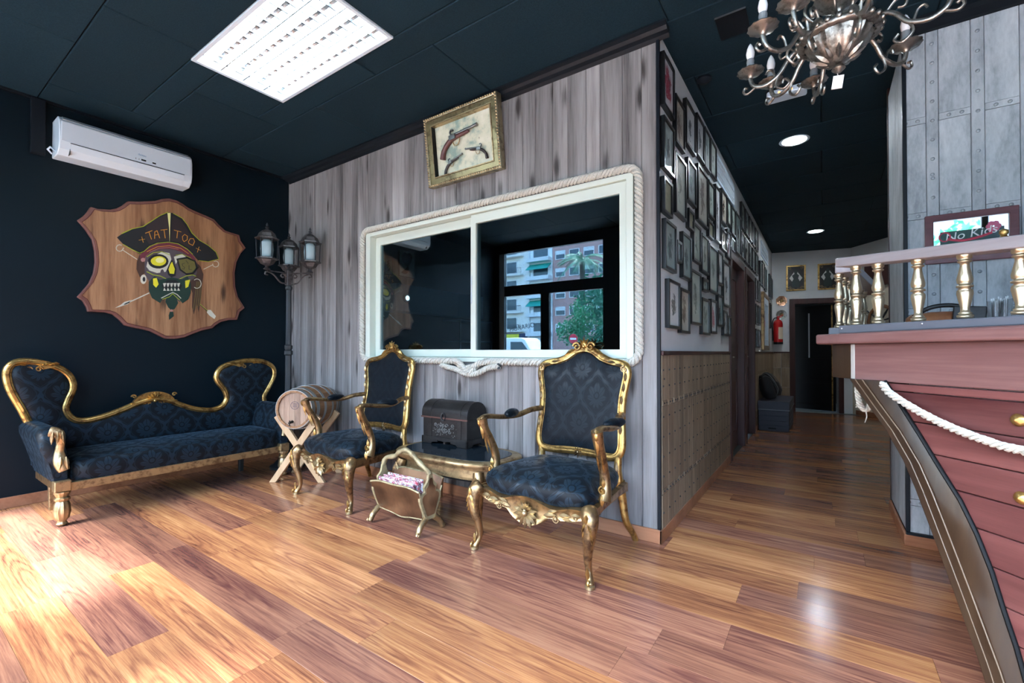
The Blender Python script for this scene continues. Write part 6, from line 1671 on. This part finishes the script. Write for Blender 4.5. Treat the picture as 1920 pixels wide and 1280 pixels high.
# ------------------------------------------------------------------ end wall: two framed cards, plates, extinguisher
def at_end(o, u, z, d=0):
    p = endp(u, z, d); o.location = p; o.rotation_euler = (0, 0, math.atan2(dE.y, dE.x)); return o
def card(u, label):
    t = at_end(thing('framed_card', label, 'picture frame', group='gilt framed playing card prints'), u, 2.135)
    fn = lambda a, b_, d: (a, -d, b_)
    MB().ring(rect(-.15, .15, 0, .45), rect(-.125, .125, .025, .425), .001, .025, fn).build('frame', m_gold, t, bevel=.003)
    B(-.126, .126, -.008, -.001, .024, .426).build('print', M('dark_card_%d' % int(u * 10), (.016, .014, .013), .4), t)
    MB().prism([(0, .37), (.10, .225), (0, .08), (-.10, .225)], .008, .0095, fn).build('white_diamond', m_paper, t)
    fg = MB().prism([(-.05, .06), (.05, .06), (.062, .16), (.035, .22), (.05, .27), (.02, .30), (.028, .345), (0, .375), (-.03, .345), (-.02, .30), (-.06, .27), (-.035, .21), (-.066, .15)], .0095, .011, fn)
    fg.build('dark_figure', M('ink_green_%d' % int(u * 10), (.02, .035, .033), .5), t)
    sc = MB()
    for s_ in (-1, 1):
        for v in (.055, .395): sc.scroll((s_ * .09, -.009, v), (s_, 0, 0), (0, -1, 0), .025, .003, 1.3, s_, 5)
        sc.tube([(s_ * .02, -.009, .04), (s_ * .09, -.009, .05)], .003, 5)
    sc.build('gold_scrollwork', m_gold_pale, t, 60)
card(.37, 'gilt framed tattoo card print left of the pair over the dark doorway')
card(.85, 'gilt framed tattoo card print right of the pair over the dark doorway')
def plate(u, z, n, label):
    t = at_end(thing('wall_plate', label, 'plate'), u, z)
    mt = Matrix.Rotation(R(90), 4, 'X') @ Matrix.Rotation(PI / n, 4, 'Z')
    MB().lathe([(.0, .004), (.055, .006), (.062, .010), (.092, .018), (.092, .021), (.06, .014), (.0, .010)] if n < 12 else [(.0, .004), (.05, .006), (.058, .012), (.085, .018), (.085, .021), (.055, .014), (0, .010)], n, mt).build('plate', m_bronze if n > 12 else gold('copper_plate', (.55, .30, .18), (.22, .11, .06), .3), t, 20 if n < 12 else 50)
    c_ = MB()
    for k in range(8):
        a = 2 * PI * k / 8; c_.leaf((0, -.014, 0), (math.cos(a), 0, math.sin(a)), (0, -1, 0), .045, .010, .006)
    c_.build('relief', m_gold_pale, t, 60)
plate(.145, 1.965, 8, 'octagonal copper plate on the white end wall')
plate(.145, 1.715, 28, 'round pewter plate under the octagonal one')
def extinguisher():
    t = at_end(thing('fire_extinguisher', 'red fire extinguisher hung on the white end wall', 'fire extinguisher'), .075, 1.19, .085)
    red = M('extinguisher_red', (.50, .012, .014), .25)
    MB().lathe([(.06, .0), (.072, .006), (.074, .03), (.074, .36), (.066, .40), (.04, .43), (.022, .44), (.022, .455)], 24).build('cylinder', red, t, 40)
    MB().lathe([(.074, .0), (.0755, .002), (.0755, .035), (.074, .037)], 24).build('foot_band', m_dark, t)
    MB().lathe([(.02, .455), (.024, .46), (.02, .49), (.012, .495)], 12).build('valve', red, t, 40)
    MB().tube([(-.005, 0, .485), (.05, -.01, .50), (.075, -.012, .52)], [.009, .008, .007], 8).tube([(-.005, 0, .475), (.055, -.01, .475)], .006, 6).build('lever', red, t, 40)
    MB().tube(cat([(-.02, -.01, .47), (-.07, -.03, .45), (-.095, -.03, .36), (-.088, -.03, .2), (-.084, -.03, .06)], 6), .009, 8).build('hose', m_dark, t, 50)
    rg = []
    for z in (.09, .30): rg.append([(.0748 * math.cos(a), .0748 * math.sin(a), z) for a in (R(-95 + 9 * k) for k in range(9))] + [(.073 * math.cos(a), .073 * math.sin(a), z) for a in (R(-95 + 9 * k) for k in range(8, -1, -1))])
    MB().loft(rg).build('paper_label', M('extinguisher_label', (.70, .55, .40), .5), t)
    B(-.02, .02, .074, .084, .3, .4).build('bracket', m_silver, t)
extinguisher()

# ------------------------------------------------------------------ trunk with two backpacks
def trunk():
    t = thing('storage_trunk', 'long dark navy slatted trunk at the end of the corridor', 'trunk', (-.54, 7.42, 0))
    nv = M('navy_box_paint', (.016, .018, .032), .5)
    B(-.17, .17, -.51, .51, .0, .28).build('trunk_body', nv, t, bevel=.004)
    for k in range(4):
        B(-.176, .176, -.518, -.511, .012 + .066 * k, .072 + .066 * k).build('slat', nv, t, bevel=.004)
        B(.171, .178, -.51, .51, .012 + .066 * k, .072 + .066 * k).build('slat', nv, t, bevel=.004)
    B(-.182, .185, -.525, .52, .285, .395).build('lid', nv, t, bevel=.006)
    B(-.182, .188, -.53, .525, .279, .289).build('lid_edge', M('dull_edge_metal', (.12, .13, .14), .4, .5), t)
    B(-.06, .03, -.522, -.517, .028, .048).build('hand_hole', m_dark, t)
    cl = M('black_bag_cloth', (.008, .009, .012), .75)
    st = M('grey_strap', (.10, .11, .12), .6)
    for k, (x, y, lean, h, lb) in enumerate(((-.60, 7.18, 18, .33, 'black backpack with grey straps slumped on the front of trunk'), (-.55, 7.46, 24, .36, 'black backpack leaning behind the other one on the trunk'))):
        b_ = thing('backpack', lb, 'backpack', (x, y, .40 + .004 * k), R(20 - 30 * k), 'backpacks on the trunk')
        mt = Matrix.Rotation(R(-lean), 4, 'Y')
        rings = []
        for q, s_ in ((0, .8), (.12, .97), (.35, 1), (.65, .95), (.85, .78), (.96, .5), (1, .12)):
            rings.append([mt @ Vector((math.copysign(abs(math.cos(a)) ** .6, math.cos(a)) * .075 * s_, math.copysign(abs(math.sin(a)) ** .6, math.sin(a)) * .125 * s_, h * q)) + Vector((0, 0, .022)) for a in (2 * PI * j / 20 for j in range(20))])
        MB().loft(rings).build('sack', cl, b_, 60)
        rings = []
        for q, s_ in ((.08, .6), (.14, 1), (.45, 1), (.52, .6)):
            rings.append([mt @ Vector((.07 + math.cos(a) * .03 * s_, math.sin(a) * .09 * s_, h * q)) + Vector((0, 0, .022)) for a in (2 * PI * j / 16 for j in range(16))])
        MB().loft(rings).build('front_pocket', cl, b_, 60)
        for s_ in (-1, 1):
            MB().tube([mt @ Vector(p) for p in cat([(-.06, s_ * .05, h * .92), (.03, s_ * .07, h * 1.0), (.085, s_ * .085, h * .75), (.10, s_ * .09, h * .3), (.06, s_ * .10, h * .1)], 5)], .012, 6, sy=.3).build('strap', st, b_, 60)
trunk()

# ------------------------------------------------------------------ ship's wheel on the diagonal wall
def wheel():
    t = thing('wooden_helm', 'dark wooden ship\'s wheel hung on the cream wall behind the bar', 'ship wheel', diag(.62, 1.54, .045))
    t.rotation_euler = (0, 0, math.atan2(dG.y, dG.x))
    wd = wood('wheel_wood', [(.07, .025, .012), (.17, .07, .03), (.24, .11, .05)], axis=0, sc=10, rough=.4, var=.1)
    c_ = [(.235 * math.cos(2 * PI * k / 48), 0, .235 * math.sin(2 * PI * k / 48)) for k in range(48)]
    MB().tube(c_, .026, 8, closed=True, up=(0, 1, 0), sy=.7).build('rim', wd, t, 60)
    MB().lathe([(.0, -.03), (.03, -.028), (.05, -.015), (.05, .02), (0, .022)], 20, Matrix.Rotation(R(90), 4, 'X')).build('hub', m_bronze, t, 50)
    for k in range(8):
        a = 2 * PI * k / 8 + .2; d = Vector((math.cos(a), 0, math.sin(a)))
        MB().tube([d * q for q in (.045, .10, .14, .20, .26, .275, .31, .34)], [.009, .012, .016, .010, .012, .009, .015, .008], 8, up=(0, 1, 0)).build('spoke', m_iron, t, 60)
wheel()
# ------------------------------------------------------------------ studio behind the window
def studio():
    t = thing('tattoo_print', 'large black and white rose print on the studio wall seen through window', 'picture', (XL, 4.11, 2.03))
    fn = lambda u, v, d: (d, u, v)
    MB().ring(rect(-.15, .15, 0, .37), rect(-.135, .135, .015, .355), .001, .018, fn).build('frame', m_frame, t)
    B(.002, .008, -.136, .136, .014, .356).build('sheet', m_paper, t)
    c_ = MB().prism(cat2([(-.09, .28), (-.05, .33), (.0, .32), (.05, .335), (.09, .29), (.07, .22), (.03, .17), (-.03, .16), (-.08, .21)], 3, True), .008, .010, fn)
    c_.prism(cat2([(-.10, .06), (-.02, .12), (.02, .17), (.04, .10), (.09, .07), (.03, .085), (-.02, .05)], 3, True), .008, .010, fn)
    c_.build('inked_rose', m_dark, t)
    t = thing('tattoo_print', 'narrow print on the studio wall left of the rose print', 'picture', (XL, 3.80, 2.02))
    MB().ring(rect(-.07, .07, 0, .26), rect(-.058, .058, .012, .248), .001, .018, fn).build('frame', m_frame, t)
    B(.002, .010, -.059, .059, .011, .249).build('sheet', ARTS[2], t)
    m_bl = M('pale_blue_laminate', (.30, .42, .50), .45)
    t = thing('wall_cabinet', 'pale blue-grey wall cabinet inside the studio behind the left pane', 'cabinet', (XL, 4.6, 1.56))
    B(.001, .22, -.86, .86, 0, .34).build('carcass', m_bl, t, bevel=.004)
    for k in range(3):
        B(.221, .236, -.855 + .57 * k, -.29 + .57 * k, .004, .336).build('door', m_bl, t, bevel=.003)
    t = thing('glass_cabinet', 'low glass-fronted cabinet in the studio corner', 'cabinet', (XL, 5.1, 0))
    B(.001, .34, -.3, .45, 0, .9).build('carcass', m_bl, t, bevel=.004)
    for z in (.91, 1.2, 1.5): B(.001, .34, -.3, .45, z, z + .012).build('glass_shelf', m_bl, t)
    for y in (-.29, .06, .44): B(.32, .335, y - .008, y + .008, .9, 1.5).build('post', m_silver, t)
studio()
lp = thing('studio_lamp', 'small round glowing lamp on the pale cabinet inside the studio', 'lamp', (XL + .28, 3.86, 1.72))
MB().lathe([(.05, -.014), (.058, -.01), (.058, .012), (.05, .014)], 24, Matrix.Rotation(R(90), 4, 'Y')).build('lamp_body', m_plastic2, lp, 40)
MB().lathe([(.0, .0145), (.03, .0145), (.03, .017), (0, .017)], 24, Matrix.Rotation(R(90), 4, 'Y')).build('lamp_lens', emit('studio_lamp_glow', (.70, .92, 1), 4), lp)
B(-.044, -.014, -.012, .012, -.012, .012).build('lamp_arm', m_plastic2, lp)
struct(B(XL, XC - .12, YW + .11, 5.6, -.012, -.002).build('floor_studio', M('studio_floor', (.05, .055, .06), .4)))

# ------------------------------------------------------------------ the street outside the shop front
st_grey = M('asphalt', (.11, .115, .12), .85)
struct(B(-90, 70, -70, YF - .32, -.30, -.12).build('street', st_grey))
struct(B(-40, 30, -7, YF - .06, -.13, -.015).build('pavement', M('pavement_slabs', (.42, .41, .39), .8)))
YB = -63.0
def winbox(mb_parent, x, z, w_, h, wallm, glassm, blind, bm):
    fr_ = MB().ring(rect(x - w_ / 2, x + w_ / 2, z, z + h), rect(x - w_ / 2 + .12, x + w_ / 2 - .12, z + .12, z + h - .12), 0, .12, lambda u, v, d: (u, d, v)).build('window', wallm, mb_parent)
    MB().box(x - w_ / 2 + .1, x + w_ / 2 - .1, .01, .03, z + .1, z + h - .1).build('pane', glassm, fr_)
    if blind: MB().box(x - w_ / 2 + .1, x + w_ / 2 - .1, .03, .08, z + h - .12 - blind * h, z + h - .1).build('roller_blind', bm, fr_)
g_dark = M('street_window_glass', (.06, .09, .11), .15)
m_wf = M('street_window_white', (.72, .74, .74), .6)
def brick_mat():
    m, nt, b = mk('pink_brick')
    tc = nt.nodes.new('ShaderNodeTexCoord')
    bt = nt.nodes.new('ShaderNodeTexBrick'); bt.inputs['Scale'].default_value = 3.0
    bt.inputs['Color1'].default_value = (.52, .27, .24, 1); bt.inputs['Color2'].default_value = (.58, .31, .28, 1); bt.inputs['Mortar'].default_value = (.45, .36, .33, 1)
    mp = nt.nodes.new('ShaderNodeVectorMath'); mp.operation = 'ADD'
    nt.links.new(tc.outputs['Object'], mp.inputs[0])
    cb = nt.nodes.new('ShaderNodeCombineXYZ'); x, y, z = sep(nt, tc.outputs['Object'])
    nt.links.new(x.k, cb.inputs[0]); nt.links.new(z.k, cb.inputs[1]); nt.links.new(cb.outputs[0], bt.inputs['Vector'])
    nt.links.new(bt.outputs['Color'], b.inputs['Base Color']); setb(b, Roughness=.85)
    return m
def block(x0, x1, h, mat, label):
    t = thing('apartment_block', label, 'building', (0, YB, 0), 0, 'apartment blocks across the street')
    MB().box(x0, x1, -10, 0, -.12, h).build('facade', mat, t)
    return t
m_render = M('cream_render', (.84, .80, .73), .85)
t = block(-58, -43.3, 24, m_render, 'cream apartment block with railed balconies reflected in the window')
for z in (5.2, 8.6, 12.0, 15.4, 18.8):
    for x in (-53.5, -46.9):
        winbox(t, x, z, 2.4, 2.2, m_wf, g_dark, 0, m_wf)
        MB().box(x - 2.2, x + 2.6, 0, 1.1, z - .5, z - .25).build('balcony_slab', m_render, t)
        rl = MB().box(x - 2.2, x + 2.6, 1.0, 1.06, z + .75, z + .82)
        for k in range(13): rl.box(x - 2.2 + .4 * k, x - 2.16 + .4 * k, 1.0, 1.05, z - .25, z + .75)
        rl.build('railing', m_iron, t)
MB().box(-58, -43.5, .0, .5, 3.0, 4.4).build('shop_fascia', M('navy_fascia', (.02, .03, .08), .5), t)
MB().box(-50.5, -45.0, .5, .6, 3.1, 4.3).build('shop_sign', M('yellow_sign', (.78, .72, .05), .5), t)
text('shop_lettering', 'ORE', 1.2, m_dark, t, (-48.8, .62, 3.7), (R(90), 0, R(180)), .02)
t = block(-43.2, -38.4, 25, M('white_render', (.86, .86, .85), .85), 'white apartment block with green awnings reflected in the window')
aw = M('green_awning', (.02, .36, .28), .7)
for z in (4.6, 8.0, 11.2, 14.4, 17.6):
    winbox(t, -40.7, z, 3.2, 1.9, m_wf, g_dark, .1, m_wf)
    MB().box(-43.1, -38.5, 0, 1.3, z - .75, z - .1).build('balcony_front', m_wf, t)
    if z in (14.4, 8.0): MB().prism([(0, 2.2), (1.5, 1.1), (1.5, 1.0), (0, 2.05)], -43.0, -38.6, lambda u, v, a: (a, u, z + v)).build('awning', aw, t)
MB().box(-43.15, -42.9, 0, .3, 0, 24).build('downpipe', m_wf, t)
t = block(-38.3, -12, 26, brick_mat(), 'pink brick apartment block with white windows reflected in the window')
for z in (4.4, 7.3, 10.2, 13.9 - .0, 16.9, 19.8):
    for k in range(8):
        winbox(t, -36.8 + 2.65 * k, z, 1.9, 1.5, m_wf, g_dark, (.35 if k % 2 == 0 else 0), m_wf)
struct(B(-12, 60, YB - 10, YB + 2, -.1, 17).build('wall_street', M('far_render', (.55, .54, .52), .85)))

def leaves(mb, c_, r, n, size, rnd):
    for k in range(n):
        d = Vector((rnd.gauss(0, 1), rnd.gauss(0, 1), rnd.gauss(0, .8))).normalized() * r * rnd.uniform(.55, 1)
        p = Vector(c_) + d; a = Vector((rnd.uniform(-1, 1), rnd.uniform(-1, 1), rnd.uniform(-1, 1))).normalized(); b_ = a.orthogonal().normalized()
        mb.add([p - a * size, p + b_ * size * .5, p + a * size, p - b_ * size * .5], [(0, 1, 2, 3)])
leafm = [M('leaf_green_%d' % k, c_, .6) for k, c_ in enumerate(((.06, .26, .16), (.09, .34, .19), (.05, .22, .15)))]
def street_tree(x, y, h, r, k, label):
    t = thing('street_tree', label, 'tree', (x, y, -.12), 0, 'street trees across the road')
    rnd = random.Random(k)
    MB().tube(cat([(0, 0, 0), (.1, 0, h * .3), (0, .1, h * .6)], 4), [.22, .2, .2, .19, .18, .17, .16, .14, .12], 8).build('trunk', M('bark_%d' % k, (.08, .06, .045), .9), t, 60)
    mb = MB()
    for q in range(7):
        c_ = (rnd.gauss(0, r * .45), rnd.gauss(0, r * .35), h * .72 + rnd.gauss(0, r * .35)); leaves(mb, c_, r * .62, 260, .16 * r / 1.8, rnd)
    tag(mb.build('foliage', leafm[k % 3], t), None, None, None, 'stuff')
street_tree(-17.6, -30, 4.6, 1.9, 1, 'round leafy street tree behind the van in the reflection')
street_tree(-12.6, -26, 7.6, 2.3, 2, 'tall leafy street tree behind the red sign in the reflection')
street_tree(-20.5, -44, 5.0, 2.0, 3, 'small street tree before the brick block in the reflection')
street_tree(5, -30, 7.5, 2.8, 4, 'broad street tree opposite the shop door')
street_tree(16, -28, 8, 2.9, 5, 'broad street tree farthest right opposite the shop')
def palm(x, y, h):
    t = thing('palm_tree', 'palm tree with drooping fronds before the brick block', 'tree', (x, y, -.12))
    MB().tube([(0, 0, h * q / 10) for q in range(11)], [.30 - .01 * (q % 2) for q in range(11)], 10).build('trunk', M('palm_bark', (.10, .085, .07), .9), t, 40)
    rnd = random.Random(2)
    for k in range(26):
        a = 2 * PI * k / 26 + rnd.uniform(-.1, .1); e = rnd.uniform(-.2, 1.1); d = Vector((math.cos(a), math.sin(a), 0)); mb = MB()
        Lf = rnd.uniform(2.6, 3.3)
        pts = [Vector((0, 0, h)) + d * Lf * q * math.cos(e * (1 - q * .7)) + Vector((0, 0, Lf * (math.sin(e) * q - .75 * q * q))) for q in (0, .15, .3, .45, .6, .75, .9, 1)]
        mb.tube(pts, [.05, .045, .04, .035, .03, .02, .015, .01], 5)
        for p, q in zip(pts[1:], pts[2:]):
            for f in (0, .33, .66):
                o = p.lerp(q, f); s_ = d.cross(Vector((0, 0, 1)))
                for w_ in (-1, 1):
                    tip = o + s_ * w_ * .45 + (q - p).normalized() * .35 - Vector((0, 0, .28))
                    mb.add([o, o + (q - p) * .22, tip], [(0, 1, 2)])
        mb.build('frond', leafm[0], t)
palm(-22.6, -42, 11.6)
def van():
    t = thing('white_van', 'white delivery van parked across the street in the reflection', 'van', (-17.2, -20.5, -.12))
    wp = M('van_white', (.82, .83, .83), .3)
    sec = [(-2.6, .35), (-2.6, 1.95), (-2.4, 2.12), (1.0, 2.12), (1.25, 2.0), (1.75, 1.25), (2.5, 1.05), (2.6, .8), (2.6, .35)]
    MB().prism(sec, -.95, .95, lambda u, v, a: (u, a, v)).build('body', wp, t, bevel=.06)
    for s_ in (-1, 1):
        MB().prism([(.15, 1.25), (.15, 1.85), (1.05, 1.85), (1.55, 1.25)], s_ * .95, s_ * .965, lambda u, v, a: (u, a, v)).build('side_window', g_dark, t)
        for x in (-1.7, 1.7): MB().lathe([(.0, -.1), (.33, -.1), (.33, .1), (.0, .1)], 20, Matrix.Translation((x, s_ * .86, .33)) @ Matrix.Rotation(R(90), 4, 'X')).build('wheel', m_dark, t, 40)
van()
t = thing('no_entry_sign', 'round red no entry sign with white bar on a post in the reflection', 'road sign', (-12.75, -20.2, -.12))
MB().tube([(0, -.03, 0), (0, -.03, 2.3)], .035, 8).build('post', m_silver, t)
MB().lathe([(0, 0), (.30, 0), (.30, .02), (0, .02)], 28, Matrix.Translation((0, .02, 2.0)) @ Matrix.Rotation(R(-90), 4, 'X')).build('disc', M('sign_disc_red', (.62, .02, .05), .4), t)
MB().box(-.21, .21, .041, .046, 1.94, 2.06).build('white_bar', M('sign_bar_white', (.85, .85, .85), .4), t)
# opening-hours lettering on the outside of the shop glass
hz = thing('window_lettering', 'black lettering HORARIO on the shop glass', 'lettering', (-4.0, YF - .0365, 1.45))
text('lettering', 'HORARIO', .11, m_dark, hz, (0, 0, 0), (R(90), R(-8), 0), .0004)

# ------------------------------------------------------------------ carved and painted relief too fine to pick apart
for o in list(C.objects):
    n = o.name.split('.')[0]
    if o.parent and o.type == 'MESH' and (n.startswith('painted_') or n.endswith(('carving', '_leaves', '_shell', 'scrollwork', 'scrolls', 'edging', 'relief', '_leaf', 'beading', 'railing', 'frond', 'bowl_rim', 'flower'))):
        o['kind'] = 'stuff'
